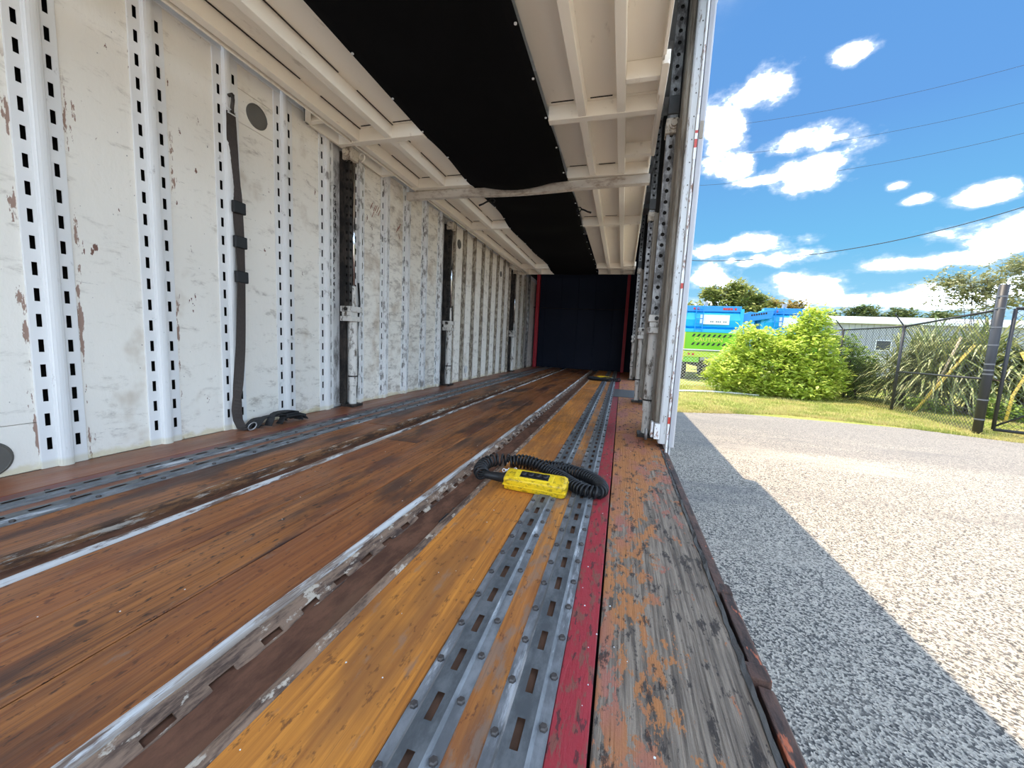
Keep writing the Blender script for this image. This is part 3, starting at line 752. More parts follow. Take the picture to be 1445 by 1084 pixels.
for i in range(26):
    MB().lathe([(.0035, -.004), (.003, -.0065)], (.281, 2.424, .2 + i * .12), 'y', 6).build('rivet', 'bolt_steel', wr)
# unseen ledge added to the roof edge to throw the wider shadow
MB().box(.335, .475, Y0, 5.1, 3.14, 3.34).build('shadow_ledge', 'skin_white', wr)

# ================================================================== ROOF, NOSE
rf = MB().box(XL - .075, .36, Y0, Y1, 3.30, 3.36)
for i in range(14): rf.box(XL - .06, .33, Y0 + .3 + i * .8, Y0 + .34 + i * .8, 3.22, 3.30)
tag(rf.build('ceiling', 'skin_white'), 'white trailer roof above the lifting deck', 'roof', kind='structure')
wf = MB().box(XL - .07, .33, Y1, Y1 + .06, -.12, 3.3).build('wall_front', 'nose_navy', org=((XL + XR) / 2, Y1, -.12))
tag(wf, 'dark navy bulkhead at the nose of the trailer', 'wall', kind='structure')
for i in range(5): MB().box(-1.95 + i * .42, -1.56 + i * .42, Y1 - .012, Y1, 0.02, 2.25).build('bulkhead_panel', 'nose_navy', wf, bevel=.003)
MB().box(-2.14, -2.06, 9.40, 9.50, 0, 2.35).build('red_post', 'red_post', wf, bevel=.004)
MB().box(.0, .07, 9.40, 9.50, 0, 2.35).build('red_post', 'red_post', wf, bevel=.004)
MB().tube([(-2.19, 9.38, 1.48), (-1.7, 9.6, 1.48), (-.3, 9.6, 1.48), (.2, 9.38, 1.48)], .006, 6).build('cross_cable', 'lift_dark', wf)
MB().tube([(-2.12, 8.55, .02), (-2.12, 8.55, 2.2)], .03, 10).build('nose_pipe', 'lift_grey', wl, smooth=True)

# ================================================================== UPPER DECK (lifting platform, seen from below)
DY0, DY1 = -.3, 7.85
ZB, ZP = 2.0, 2.085
deck = empty('upper_deck', (-.98, 3.3, ZB), 'cream steel lifting deck overhead with ribbed twin runways', 'car deck')
def plate(x0, x1, ys):
    for a, b in zip(ys[:-1], ys[1:]): MB().box(x0, x1, a + .002, b - .002, ZP, ZP + .012).build('deck_sheet', 'deck_cream', deck)
ysheets = [DY0, .9, 2.5, 3.4, 4.7, 6.2, DY1]
plate(-2.03, -1.42, ysheets); plate(-.57, .09, ysheets)
def rib(x, y0, y1, w=.05):
    MB().prism([(x - w / 2, ZB), (x + w / 2, ZB), (x + w / 2, ZP), (x + w / 2 - .006, ZP), (x + w / 2 - .006, ZB + .007), (x - w / 2 + .006, ZB + .007), (x - w / 2 + .006, ZP), (x - w / 2, ZP)], 'y', y0, y1).build('rib', 'deck_cream', deck, bevel=.003)
for x in (-1.985, -1.715, -.345, -.115): rib(x, DY0, DY1)
# thin open slits where the sheet meets the ribs
sl = MB().box(-.1, .1, 0, .5, 0, .002).mesh('weld_slit', 'slit_dark')
def slit(x0, x1, y0, y1): MB().box(x0, x1, y0, y1, ZP - .004, ZP - .0005).build('weld_slit', 'slit_dark', deck)
for xs in (-1.685, -1.955):
    y = -.2
    while y < 7.4:
        slit(xs, xs + .006, y, y + .62); y += .78
for y in (2.50, 3.37, 4.66):
    for x0, x1 in ((-.54, -.40), (-.30, -.17), (-1.66, -1.48), (-1.92, -1.78)): slit(x0, x1, y - .012, y - .006)
def cross(y, x0, x1, w=.055, zb=ZB - .004, name='cross_member'):
    MB().prism([(y - w / 2, zb), (y + w / 2, zb), (y + w / 2, zb + .012), (y - w / 2 + .012, zb + .012), (y - w / 2 + .012, ZP), (y - w / 2, ZP)], 'x', x0, x1).build(name, 'deck_cream', deck, bevel=.003)
for y in (-.2, 2.55, 3.40, 4.72, 7.25, 7.82):
    cross(y, -2.03, -1.44); cross(y, -.56, .09)
# outer curbs
MB().box(.082, .098, DY0, DY1, 2.03, 2.15).build('curb', 'deck_cream', deck, bevel=.003)
MB().box(-2.046, -2.032, DY0, DY1, 2.0, 2.15).build('curb', 'deck_cream', deck, bevel=.003)
# outriggers reaching towards the lifts
for ya, yb in ((2.12, 3.08), (6.95, 7.85)):
    for y in (ya + .13, 2.55 if ya < 4 else 7.4, yb):
        if y != 2.55: cross(y, -.09, .095, .04)
        cross(y, -2.15, -2.03, .04)
    MB().box(-2.165, -2.145, ya + .1, yb + .02, ZB - .006, ZP).build('outrigger_rail', 'deck_cream', deck, bevel=.003)
    MB().prism([(-2.165, ya + .1), (-2.15, ya + .1), (-2.03, ya - .02), (-2.03, ya + .02), (-2.14, ya + .14), (-2.165, ya + .14)], 'z', ZB - .006, ZP).build('gusset', 'deck_cream', deck, bevel=.002)
    MB().box(.09, .118, ya + .02, yb + .02, ZB - .006, ZP - .03).build('outrigger_rail', 'deck_cream', deck, bevel=.003)
    MB().prism(rr(.080, .116, ya + .0, ya + .25, .012), 'z', 1.978, 1.996).build('stop_tab', 'deck_cream', deck, bevel=.003)
ring = [(-2.09 + .028 * math.cos(a), 2.72, 1.985 + .028 * math.sin(a)) for a in [2 * PI * k / 16 for k in range(16)]]
MB().tube(ring, .007, 8, closed=True).build('tie_ring', 'deck_cream', deck, smooth=True)
# separate cross beam slung beneath the runways
cb = MB(); nseg = 24
prof = [(-.03, 0), (.03, 0), (.03, .07), (-.03, .07)]
for i in range(nseg + 1):
    u = i / nseg; x = -2.13 + 2.24 * u
    sag = -.018 * math.exp(-((u - .52) / .22) ** 2)
    for a, b in prof: cb.v.append((x, 3.47 - .05 * u + a, 1.925 + b + sag))
for i in range(nseg):
    for k in range(4): cb.f.append((4 * i + k, 4 * i + (k + 1) % 4, 4 * i + 4 + (k + 1) % 4, 4 * i + 4 + k)); cb.mi.append(0)
cb.q(cb.v[:4], [(3, 2, 1, 0)]); cb.q(cb.v[4 * nseg:4 * nseg + 4], [(0, 1, 2, 3)])
tag(cb.build('cross_beam', 'beam_cream', bevel=.006), 'scuffed cream steel cross beam slung under the lifting deck', 'beam')
# black rubber sheet between the runways
def sag(y):
    s = 0
    for yc, w, d in ((3.22, .28, .085), (3.75, .3, .05), (4.5, .35, .05), (5.6, .5, .045), (6.8, .5, .04)): s += d * math.exp(-((y - yc) / w) ** 2)
    return s
def sheet(u, v):
    y = DY0 + (DY1 + .02 - DY0) * u
    wob = .022 * math.sin(y * 2.1) + .014 * math.sin(y * 4.7 + 1) if y > 2.6 else .012 * math.sin(y * 1.7)
    xl, xr = -1.43 + wob, -.555 + .4 * wob
    x = xl + (xr - xl) * v
    bow = math.sin(PI * v)
    sg = sag(y)
    if 3.40 < y < 3.53: sg *= .5
    return (x, y, 2.008 - sg * (.25 + .75 * bow) - .012 * bow)
sh = MB().grid(sheet, 150, 16).build('rubber_sheet', 'mat_black', smooth=True, solid=.006)
tag(sh, 'black rubber sheet hung between the deck runways overhead', 'rubber sheet')
for i in range(22):
    u = (i + .7) / 22.5
    for v in (.012, .988):
        x, y, z = sheet(u, v)
        MB().lathe([(.007, -.009), (.007, -.004)], (x, y, z), 'z', 8).build('snap_rivet', 'rail_metal', sh)
# bungee hooks on the sheet
def hook(x, y, z, a, label):
    ca, sa = math.cos(a), math.sin(a)
    def P(u, w): return (x + ca * u, y + sa * u, z + w)
    h = empty('bungee_strap', (x, y, z - .05), label, 'strap', 'black rubber straps under the deck')
    MB().tube([P(0, 0), P(-.03, -.012), P(-.06, -.03), P(-.10, -.045)], [.009, .008, .008, .010], 8).build('tail', 'rubber', h, smooth=True)
    MB().tube([P(.0, 0), P(.015, .02), P(.04, .022), P(.055, .002), P(.045, -.015)], .006, 8).build('hook', 'rubber', h, smooth=True)
    MB().tube([P(-.0, .004), P(.02, -.02), P(.05, -.045)], .006, 8).build('loop', 'rubber', h, smooth=True)
hook(-1.33, 3.60, 1.93, .2, 'black rubber bungee strap below left end of the cross beam')
hook(-.50, 4.05, 1.965, 2.9, 'black rubber bungee strap beside right runway beyond the cross beam')

# ================================================================== LOOSE THINGS
# long webbing strap hanging on the wall post
st = empty('tie_down_strap', (XL + .05, 1.75, 0), 'dark brown webbing strap hanging down the white wall post', 'strap')
pts, wid, side = [], [], []
cps = [(1.775, 1.765, .030, 0), (1.73, 1.767, .050, .1), (1.65, 1.768, .052, .35), (1.5, 1.773, .046, .9), (1.40, 1.782, .030, 1.25), (1.30, 1.785, .046, .5), (1.10, 1.79, .05, .1), (.9, 1.787, .052, -.1), (.7, 1.775, .055, .1), (.5, 1.765, .05, .25), (.3, 1.748, .035, .7), (.2, 1.738, .022, 1.3), (.12, 1.735, .035, .7), (.04, 1.745, .05, .2)]
for (z0, y0, w0, t0), (z1, y1, w1, t1) in zip(cps[:-1], cps[1:]):
    for k in range(4):
        u = k / 4; pts.append((XL + .046 + .012 * math.sin((z0 + (z1 - z0) * u) * 3), y0 - .048 + (y1 - y0) * u, z0 + (z1 - z0) * u)); wid.append(.05); a = t0 + (t1 - t0) * u; side.append((math.sin(a), math.cos(a), 0))
pts.append((XL + .07, 1.70, .012)); wid.append(.05); side.append((.3, 1, 0))
pts.append((XL + .11, 1.71, .008)); wid.append(.05); side.append((.2, 1, 0))
MB().ribbon(pts, wid, side, .003).build('webbing', 'webbing', st)
hk = MB().tube([(XL + .03, 1.712, 1.86), (XL + .05, 1.714, 1.865), (XL + .055, 1.716, 1.84), (XL + .045, 1.718, 1.80), (XL + .045, 1.718, 1.77)], .009, 8).build('hook', 'lift_dark', st, smooth=True)
MB().tube([(XL + .045, 1.694, 1.785), (XL + .045, 1.740, 1.785), (XL + .045, 1.740, 1.765), (XL + .045, 1.694, 1.765)], .004, 6, closed=True).build('buckle', 'rail_metal', st)
for z, y in ((1.28, 1.739), (1.09, 1.742), (.895, 1.744)):
    MB().box(XL + .034, XL + .058, y - .036, y + .036, z - .033, z + .033).build('rubber_pad', 'pad_black', st, bevel=.005)
rg = [(XL + .12 + .026 * math.cos(a), 1.725 + .016 * math.sin(a), .024 + .020 * math.sin(a)) for a in [2 * PI * k / 18 for k in range(18)]]
MB().tube(rg, .0035, 6, closed=True).build('steel_ring', 'hub_grey', st, smooth=True)
# strap bundle on the floor
bn = empty('strap_bundle', (-2.10, 2.0, 0), 'black webbing strap bundle heaped on floor at the wall foot', 'strap')
for k, (dx, dy, ln, h, w) in enumerate(((0, 0, .30, .055, .05), (.02, .04, .24, .075, .05), (-.03, -.05, .26, .045, .05), (.03, .09, .2, .04, .05))):
    pp, ss = [], []
    for i in range(15):
        a = PI * i / 14
        pp.append((-2.10 + dx + .012 * math.sin(i), 1.91 + dy - ln / 2 * math.cos(a), .006 + h * math.sin(a) ** .7)); ss.append((1, .15 * math.sin(i * .7 + k), 0))
    MB().ribbon(pp, w, ss, .004).build('webbing_fold', 'webbing_black', bn)
MB().tube([(-2.11, 2.02, .03), (-2.09, 2.08, .03), (-2.08, 2.12, .02)], [.018, .02, .014], 10).build('ratchet_handle', 'webbing_black', bn, smooth=True)
MB().box(-2.125, -2.055, 1.95, 2.05, .03, .068).build('ratchet_body', 'pad_black', bn, bevel=.008)
MB().ribbon([(-2.13, 1.83, .006), (-2.15, 1.79, .005), (-2.16, 1.76, .005), (-2.13, 1.73, .005)], .045, (1, .2, 0), .003).build('strap_tail', 'webbing_black', bn)

# crane-style pendant controllers with coiled cables
def coil(mb, path, R, r, pitch, seg=6, per=14):
    P = [Vector(p) for p in path]
    # dense resample
    dense = [P[0]]
    for i in range(len(P) - 1):
        p0, p1, p2, p3 = P[max(i - 1, 0)], P[i], P[i + 1], P[min(i + 2, len(P) - 1)]
        for k in range(1, 13):
            t = k / 12
            dense.append(.5 * ((2 * p1) + (p2 - p0) * t + (2 * p0 - 5 * p1 + 4 * p2 - p3) * t * t + (3 * p1 - p0 - 3 * p2 + p3) * t ** 3))
    out = []; L = 0; step = pitch / per; acc = 0; prev = dense[0]; i = 0
    cum = [0]
    for a, b in zip(dense[:-1], dense[1:]): cum.append(cum[-1] + (b - a).length)
    s = 0; j = 0
    while s < cum[-1] - 1e-6:
        while cum[j + 1] < s: j += 1
        u = (s - cum[j]) / max(cum[j + 1] - cum[j], 1e-9)
        c = dense[j].lerp(dense[j + 1], u); d = (dense[min(j + 2, len(dense) - 1)] - dense[max(j - 1, 0)]).normalized()
        n1 = d.cross(Vector((0, 0, 1))).normalized(); n2 = n1.cross(d)
        a = 2 * PI * s / pitch
        out.append(c + (n1 * math.cos(a) + n2 * math.sin(a)) * R); s += step
    return mb.tube(out, r, seg)
def pendant(label, O, ang, full=True):
    p = empty('pendant_control', O, label, 'controller', 'yellow pendant controllers on the deck')
    ox, oy, oz = O
    # yellow shell: rounded, waisted box along x
    prof = [(-.125, .90), (-.120, .97), (-.06, 1.0), (.0, .985), (.06, 1.0), (.112, 1.0), (.124, .88), (.128, .70)]
    hw, hh = .041, .030
    mb = MB(); n = 20
    vs = []
    for x, s in prof:
        for k in range(n):
            a = 2 * PI * k / n; ca, sa = math.cos(a), math.sin(a); e = .32
            vs.append((ox + x, oy + hw * s * math.copysign(abs(ca) ** e, ca), oz + .032 + hh * s * math.copysign(abs(sa) ** e, sa)))
    m_ = len(prof)
    mb.q(vs, [(i * n + k, i * n + (k + 1) % n, (i + 1) * n + (k + 1) % n, (i + 1) * n + k) for i in range(m_ - 1) for k in range(n)] + [tuple(range(n))[::-1], tuple(range((m_ - 1) * n, m_ * n))])
    mb.rotx(oy, oz + .032, .30); mb.build('shell', 'yellow_shell', p, smooth=True)
    fp = MB().box(ox - .085, ox + .075, oy - .027, oy + .027, oz + .058, oz + .0645).rotx(oy, oz + .032, .30).build('face_plate', 'yellow_face', p, bevel=.003)
    MB().box(ox - .062, ox + .056, oy - .019, oy + .019, oz + .064, oz + .067).rotx(oy, oz + .032, .30).build('button_bezel', 'pad_black', p, bevel=.0015)
    for i in range(4):
        MB().lathe([(.0125, 0), (.0125, .005), (.0085, .009), (.002, .0095)], (ox - .047 + i * .0295, oy, oz + .066), 'z', 14).rotx(oy, oz + .032, .30).build('button', 'rubber', p, smooth=True)
    MB().box(ox - .13, ox + .128, oy - .0425, oy + .0425, oz + .030, oz + .033).rotx(oy, oz + .032, .30).build('seam', 'yellow_face', p, bevel=.001)
    MB().lathe([(.012, -.225), (.017, -.22), (.0165, -.20), (.019, -.17), (.021, -.14), (.026, -.136), (.026, -.122)], (ox, oy + .004, oz + .030), 'x', 14).build('cable_boot', 'rubber', p, smooth=True)
    for i in range(5):
        a = .3 * i
        rg = [(ox - .128 + .010 * i - .018 + .007 * math.cos(t_), oy + .022 + .008 * i + (.007 * math.sin(t_) if i % 2 else 0), oz + .055 + (0 if i % 2 else .007 * math.sin(t_))) for t_ in [2 * PI * k / 10 for k in range(10)]]
        MB().tube(rg, .0018, 5, closed=True).build('chain_link', 'rail_metal', p, smooth=True)
    cb = MB(); Z = oz + .026
    D = Vector((ox + .293, oy - 1.49, 0))       # path below was measured for the near controller
    path = [(-.525, 1.49, .03), (-.555, 1.53, .03), (-.57, 1.60, .032), (-.56, 1.665, .034), (-.53, 1.70, .034), (-.485, 1.715, .034)]
    coil(cb, [Vector((a, b, oz + c)) + Vector((D.x, D.y, 0)) for a, b, c in path], .026, .0052, .027)
    path = [(-.485, 1.715, .03), (-.42, 1.72, .028), (-.36, 1.735, .026), (-.30, 1.742, .026), (-.228, 1.738, .026), (-.16, 1.715, .026), (-.10, 1.675, .026), (-.055, 1.62, .026), (-.036, 1.56, .026), (-.050, 1.515, .026), (-.09, 1.512, .026), (-.13, 1.535, .026), (-.165, 1.57, .026), (-.215, 1.62, .028), (-.28, 1.665, .03), (-.35, 1.68, .05), (-.42, 1.68, .055), (-.47, 1.67, .04)]
    coil(cb, [Vector((a, b, oz + c)) + Vector((D.x, D.y, 0)) for a, b, c in path], .0225, .0052, .0155)
    cb.build('coiled_cable', 'rubber', p, smooth=True)
    p.rotation_euler = (0, 0, ang)
    return p
pendant('yellow four-button pendant control with coiled black cable on near deck', (-.293, 1.465, .006), -.05)
pendant('small far yellow pendant control in heaped black cable deep inside', (-.26, 6.95, .002), 2.95)
# scrap of black cord in the gutter
tag(MB().tube([(-.545, 1.12, -.018), (-.535, 1.16, -.006), (-.52, 1.19, -.016), (-.54, 1.22, -.012), (-.53, 1.25, -.018)], .006, 8).build('cord_scrap', 'rubber', smooth=True), 'scrap of black cord lying in the rusty floor gutter', 'cord')
# paint chips
cp = MB()
for i in range(70):
    x, y = rng.choice([rng.uniform(-1.25, -.72), rng.uniform(-.5, -.3), rng.uniform(.0, .25), rng.uniform(-.06, 0)]), .35 + 3.5 * rng.random() ** 1.7
    a = rng.uniform(0, PI); s = rng.uniform(.0008, .0024)
    cp.q([(x + s * math.cos(a + k * PI / 2), y + s * math.sin(a + k * PI / 2) * rng.uniform(.6, 1.4), .0015) for k in range(4)], [(0, 1, 2, 3)])
tag(cp.build('paint_chips', 'tape_white', solid=.0008), 'tiny white paint chips scattered over the wooden deck', 'debris', kind='stuff')

# ================================================================== OUTSIDE
# ---- fence of black chain link, posts with barbed-wire arms
fp = [(7.09, 9.99), (7.23, 12.85), (6.95, 15.2), (6.7, 18.0)]
fence = empty('chain_link_fence', (7.1, 12.8, GZ), 'dark chain link fence with angled arms behind the lawn', 'fence')
FT = 1.52
for i, (x, y) in enumerate(fp[1:]):
    MB().tube([(x, y, GZ), (x, y, FT + .04)], .035, 10).build('post', 'fence_black', fence, smooth=True)
    MB().tube([(x, y, FT), (x - .26, y - .03, FT + .32)], .016, 6).build('barb_arm', 'fence_black', fence)
for (xa, ya), (xb, yb) in zip(fp[:-1], fp[1:]):
    za = FT + (.18 if ya < 10.5 else 0)
    MB().tube([(xa, ya, za), (xb, yb, FT)], .024, 8).build('top_rail', 'fence_black', fence, smooth=True)
xa, ya = fp[0]; xb, yb = fp[1]
MB().tube([(xa, ya, .32), (xb, yb, .30)], .022, 8).build('middle_rail', 'fence_black', fence, smooth=True)
MB().tube([(xa, ya, -.35), (xb, yb, -.25)], .006, 6).build('truss_rod', 'fence_black', fence)
def links(mb, A, B, z0, z1a, z1b, cell=.066, r=.0040):
    A, B = Vector(A), Vector(B); L = (B - A).length; d = (B - A) / L
    h = max(z1a, z1b) - z0
    for sgn in (1, -1):
        u = -h if sgn > 0 else 0
        while u < (L if sgn > 0 else L + h):
            p, q = None, None
            a0, a1 = u, u + sgn * h
            lo, hi = sorted((a0, a1)); c0, c1 = max(lo, 0), min(hi, L)
            if c1 - c0 > .02:
                def z(t): return z0 + (t - a0) * sgn
                def top(t): return z1a + (z1b - z1a) * t / L
                P0 = A + d * c0; P1 = A + d * c1; zz0, zz1 = z(c0), z(c1)
                t0, t1 = top(c0), top(c1)
                if min(zz0, zz1) < max(t0, t1):
                    if zz1 > t1: P1 = P1 - d * (zz1 - t1); zz1 = t1
                    if zz0 > t0: P0 = P0 + d * (zz0 - t0); zz0 = t0
                    mb.tube([(P0.x, P0.y, zz0), (P1.x, P1.y, zz1)], r, 3, cap=False)
            u += cell * 1.414
cl = MB()
links(cl, (*fp[0], 0), (*fp[1], 0), GZ + .03, FT + .17, FT)
links(cl, (*fp[1], 0), (*fp[2], 0), GZ + .03, FT, FT)
links(cl, (*fp[2], 0), (*fp[3], 0), GZ + .03, FT, FT, .09, .004)
tag(cl.build('mesh_fabric', 'fence_black', fence), kind='stuff')
# ---- gate post and gate leaf
gp = empty('gate_post', (7.09, 9.99, GZ), 'thick dark steel gate post ringed with clamp bands', 'post')
MB().tube([(7.09, 9.99, GZ), (7.09, 9.99, 2.18)], .072, 14).build('pipe', 'fence_black', gp, smooth=True)
for z in (-.5, -.1, .42, .50, .62, 1.0, 1.35, 1.72, 1.95): MB().lathe([(.077, -.014), (.077, .014)], (7.09, 9.99, z), 'z', 14).build('clamp_band', 'wire_grey', gp)
gt = empty('yard_gate', (7.32, 9.95, GZ), 'open dark chain link gate leaf at the right edge', 'gate')
ga, gb = Vector((7.30, 9.95, 0)), Vector((8.75, 9.15, 0))
def gz(p, z): return (p.x, p.y, z)
MB().tube([gz(ga, -.68), gz(ga, 1.72)], .030, 8).build('stile', 'fence_black', gt, smooth=True)
MB().tube([gz(gb, -.68), gz(gb, 1.75)], .030, 8).build('stile', 'fence_black', gt, smooth=True)
MB().tube([gz(ga, -.68), gz(gb, -.68)], .030, 8).build('bottom_rail', 'fence_black', gt, smooth=True)
MB().tube([gz(ga, 1.72), gz(gb, 1.75)], .030, 8).build('top_rail', 'fence_black', gt, smooth=True)
MB().tube([gz(ga, -.62), gz(ga.lerp(gb, .9), .55)], .018, 8).build('diagonal_brace', 'fence_black', gt, smooth=True)
m2 = MB(); links(m2, ga, gb, -.66, 1.70, 1.72, .075, .0035); tag(m2.build('mesh_fabric', 'fence_black', gt), kind='stuff')
MB().tube([gz(ga, .30), (7.12, 9.96, .32)], .012, 6).build('latch', 'edge_rust', gt)
tag(MB().tube([(8.6, 10.9, GZ), (8.6, 10.9, 2.05)], .06, 12).build('fence_post', 'fence_black', smooth=True), 'dark upright post behind the open gate at right edge', 'post')
# ---- low fence in front of the trucks
lf = empty('low_fence', (4.5, 16.4, GZ), 'low galvanised chain link fence in front of the trucks', 'fence')
MB().tube([(-6, 16.4, .58), (7, 16.4, .66)], .03, 8).build('top_rail', 'galv_pipe', lf, smooth=True)
for i in range(5): MB().tube([(-5 + i * 3, 16.4, GZ), (-5 + i * 3, 16.4, .6)], .028, 8).build('post', 'galv_pipe', lf, smooth=True)
m3 = MB(); links(m3, Vector((0.5, 16.4, 0)), Vector((7, 16.4, 0)), GZ + .02, .58, .62, .085, .0045); tag(m3.build('mesh_fabric', 'galv_pipe', lf), kind='stuff')
tag(MB().tube([(1.0, 13.0, GZ + .05), (2.2, 13.7, GZ + .07), (2.9, 14.1, GZ + .06), (3.6, 14.3, GZ + .05), (4.4, 14.1, GZ + .05)], .035, 8).build('white_pipe', 'hose_white', smooth=True), 'white pipe curving over the grass by the big bush', 'pipe')

# ---- refuse trucks
def truck(X, Y, label, arm=False):
    t = empty('refuse_truck', (X, Y + 3, GZ), label, 'truck', 'blue and green refuse trucks behind the low fence')
    def B(nm, m, x0, x1, y0, y1, z0, z1, bev=.02, par=None): return MB().box(X + x0, X + x1, Y + y0, Y + y1, GZ + z0, GZ + z1).build(nm, m, par or t, bevel=bev)
    B('body', 'truck_blue', -1.18, 1.18, .9, 5.6, 1.0, 3.3, .08)
    # bulging tailgate profile in y,z extruded along x
    MB().prism([(Y + .25, GZ + 2.35), (Y + .05, GZ + 2.5), (Y - .02, GZ + 2.8), (Y + .05, GZ + 3.1), (Y + .2, GZ + 3.18), (Y + .95, GZ + 3.25), (Y + .95, GZ + 2.35)], 'x', X - 1.10, X + 1.10).build('tailgate', 'truck_blue', t, bevel=.02)
    tb = B('light_bar', 'truck_blue_dark', -1.12, 1.12, .05, .4, 3.16, 3.42)
    for x in (-.78, -.62, .42, .52, .62, .72, .88): B('lamp', 'truck_red', x - .045, x + .045, .03, .06, 3.25, 3.34, .005, tb)
    for s in (-1, 1): B('corner_post', 'truck_blue', s * 1.15 - .07, s * 1.15 + .07, .0, .5, 2.2, 3.3, .02)
    wp = B('white_panel', 'truck_white', -.52, .66, -.045, -.02, 2.60, 3.02, .004)
    for i in range(9):
        if i in (2, 6): continue
        B('number_mark', 'wire_grey', -.10 + i * .075, -.055 + i * .075, -.05, -.044, 2.69, 2.75, .001, wp)
    ld = MB()
    for x in (-.72, -.42): ld.tube([(X + x, Y - .12, GZ + 2.25), (X + x, Y - .12, GZ + 3.45)], .02, 6)
    for k in range(5): ld.tube([(X - .72, Y - .12, GZ + 2.4 + k * .22), (X - .42, Y - .12, GZ + 2.4 + k * .22)], .018, 6)
    ld.build('ladder', 'truck_blue_dark', t)
    B('sill', 'truck_blue', -1.12, 1.12, -.05, .3, 2.24, 2.40)
    hp = B('hopper', 'truck_green', -1.12, 1.12, -.02, 1.2, 1.40, 2.26)
    for x in range(8):
        for z0 in (2.10, 1.72):
            xa = X - .80 + x * .21
            MB().prism([(xa, GZ + z0 - .06), (xa + .09, GZ + z0 - .06), (xa + .17, GZ + z0 + .06), (xa + .08, GZ + z0 + .06)], 'y', Y - .03, Y - .018).build('hazard_stripe', 'truck_dark', hp)
    text('CAUTION', .26, (X - .10, Y - .03, GZ + 1.83), (PI / 2, 0, 0), 'truck_yellow', hp, 'lettering', .004)
    B('yellow_edge', 'truck_yellow', -1.17, -1.06, -.06, .2, .95, 2.24); B('yellow_edge', 'truck_yellow', 1.06, 1.17, -.06, .2, .95, 2.24)
    bp = B('bumper', 'truck_lime', -1.12, 1.12, -.04, .3, 1.12, 1.38)
    for x in (-.86, -.68, .68, .86): MB().lathe([(.05, -.06), (.04, -.03)], (X + x, Y - .01, GZ + 1.25), 'y', 12).build('tail_lamp', 'truck_red', bp)
    B('step_box', 'hub_grey', -.36, .4, -.02, .3, .98, 1.34); B('skirt', 'truck_green', -1.10, -.40, .0, .3, .88, 1.12); B('skirt', 'truck_green', .40, 1.10, .0, .3, .88, 1.12)
    B('chassis', 'truck_dark', -.5, .5, .3, 7.2, .7, 1.05)
    for y in (1.2, 2.5, 6.6):
        for s in (-1, 1):
            w = MB().lathe([(.30, -.15), (.50, -.16), (.52, -.10), (.52, .10), (.50, .16), (.30, .15)], (X + s * .95, Y + y, GZ + .52), 'x', 24).build('wheel', 'tyre', t)
            MB().lathe([(.28, -.12), (.12, -.17), (.12, .17), (.28, .12)], (X + s * .95, Y + y, GZ + .52), 'x', 16).build('hub', 'hub_grey', w)
    MB().prism([(Y + 5.8, GZ + .9), (Y + 8.0, GZ + .9), (Y + 8.0, GZ + 1.9), (Y + 7.7, GZ + 2.8), (Y + 5.8, GZ + 2.8)], 'x', X - 1.15, X + 1.15).build('cab', 'truck_blue', t, bevel=.04)
    for s in (-1, 1): MB().prism([(Y + 6.5, GZ + 1.8), (Y + 7.75, GZ + 1.8), (Y + 7.5, GZ + 2.6), (Y + 6.5, GZ + 2.6)], 'x', X + s * 1.145, X + s * 1.165).build('side_window', 'building_dark', t)
    MB().tube([(X - .3, Y + .25, GZ + 3.42), (X - .3, Y + .25, GZ + 3.62)], .09, 10).build('beacon', 'hub_grey', t)
    if arm:
        a = MB().prism([(X + 1.25, GZ + 2.75), (X + 2.35, GZ + 2.95), (X + 2.45, GZ + 3.35), (X + 2.2, GZ + 3.32), (X + 1.75, GZ + 3.18), (X + 1.5, GZ + 3.22), (X + 1.22, GZ + 3.10)], 'y', Y + .2, Y + 1.4).build('lift_arm', 'truck_blue_dark', t, bevel=.02)
        MB().tube([(X + 1.18, Y + .3, GZ + 3.2), (X + 1.22, Y + .3, GZ + 2.8), (X + 1.5, Y + .3, GZ + 2.2)], .06, 8).build('arm_strut', 'truck_blue', t)
        for i in range(7): MB().box(X + 1.55 + i * .09, X + 1.61 + i * .09, Y + .19, Y + .2, GZ + 3.03 + i * .016, GZ + 3.11 + i * .016).build('letter_mark', 'truck_dark', a)
truck(3.78, 19.0, 'blue and green refuse truck nearest the trailer end post', True)
truck(7.0, 19.4, 'second blue refuse truck mostly hidden behind the big bush')

# ---- building with ribbed metal wall
bd = empty('metal_building', (18, 36, GZ), 'long low white metal building beyond the fence', 'building')
MB().box(13.5, 30, 36, 44, GZ, 3.3).build('wall', 'building_white', bd)
for i in range(40): MB().box(13.6 + i * .4, 13.68 + i * .4, 35.96, 36.0, .9, 3.3).build('wall_rib', 'building_white', bd)
MB().prism([(35.6, 3.3), (35.6, 3.5), (40, 4.2), (44.4, 3.5), (44.4, 3.3)], 'x', 13.3, 30.2).build('roof', 'building_roof', bd)
w_ = MB().box(18.6, 19.6, 35.93, 36, 1.3, 2.1).build('window', 'building_roof', bd); MB().box(18.66, 19.54, 35.92, 35.94, 1.36, 2.04).build('pane', 'building_dark', w_)
MB().box(13.4, 30.1, 35.85, 36, GZ, .9).build('plinth', 'concrete', bd)

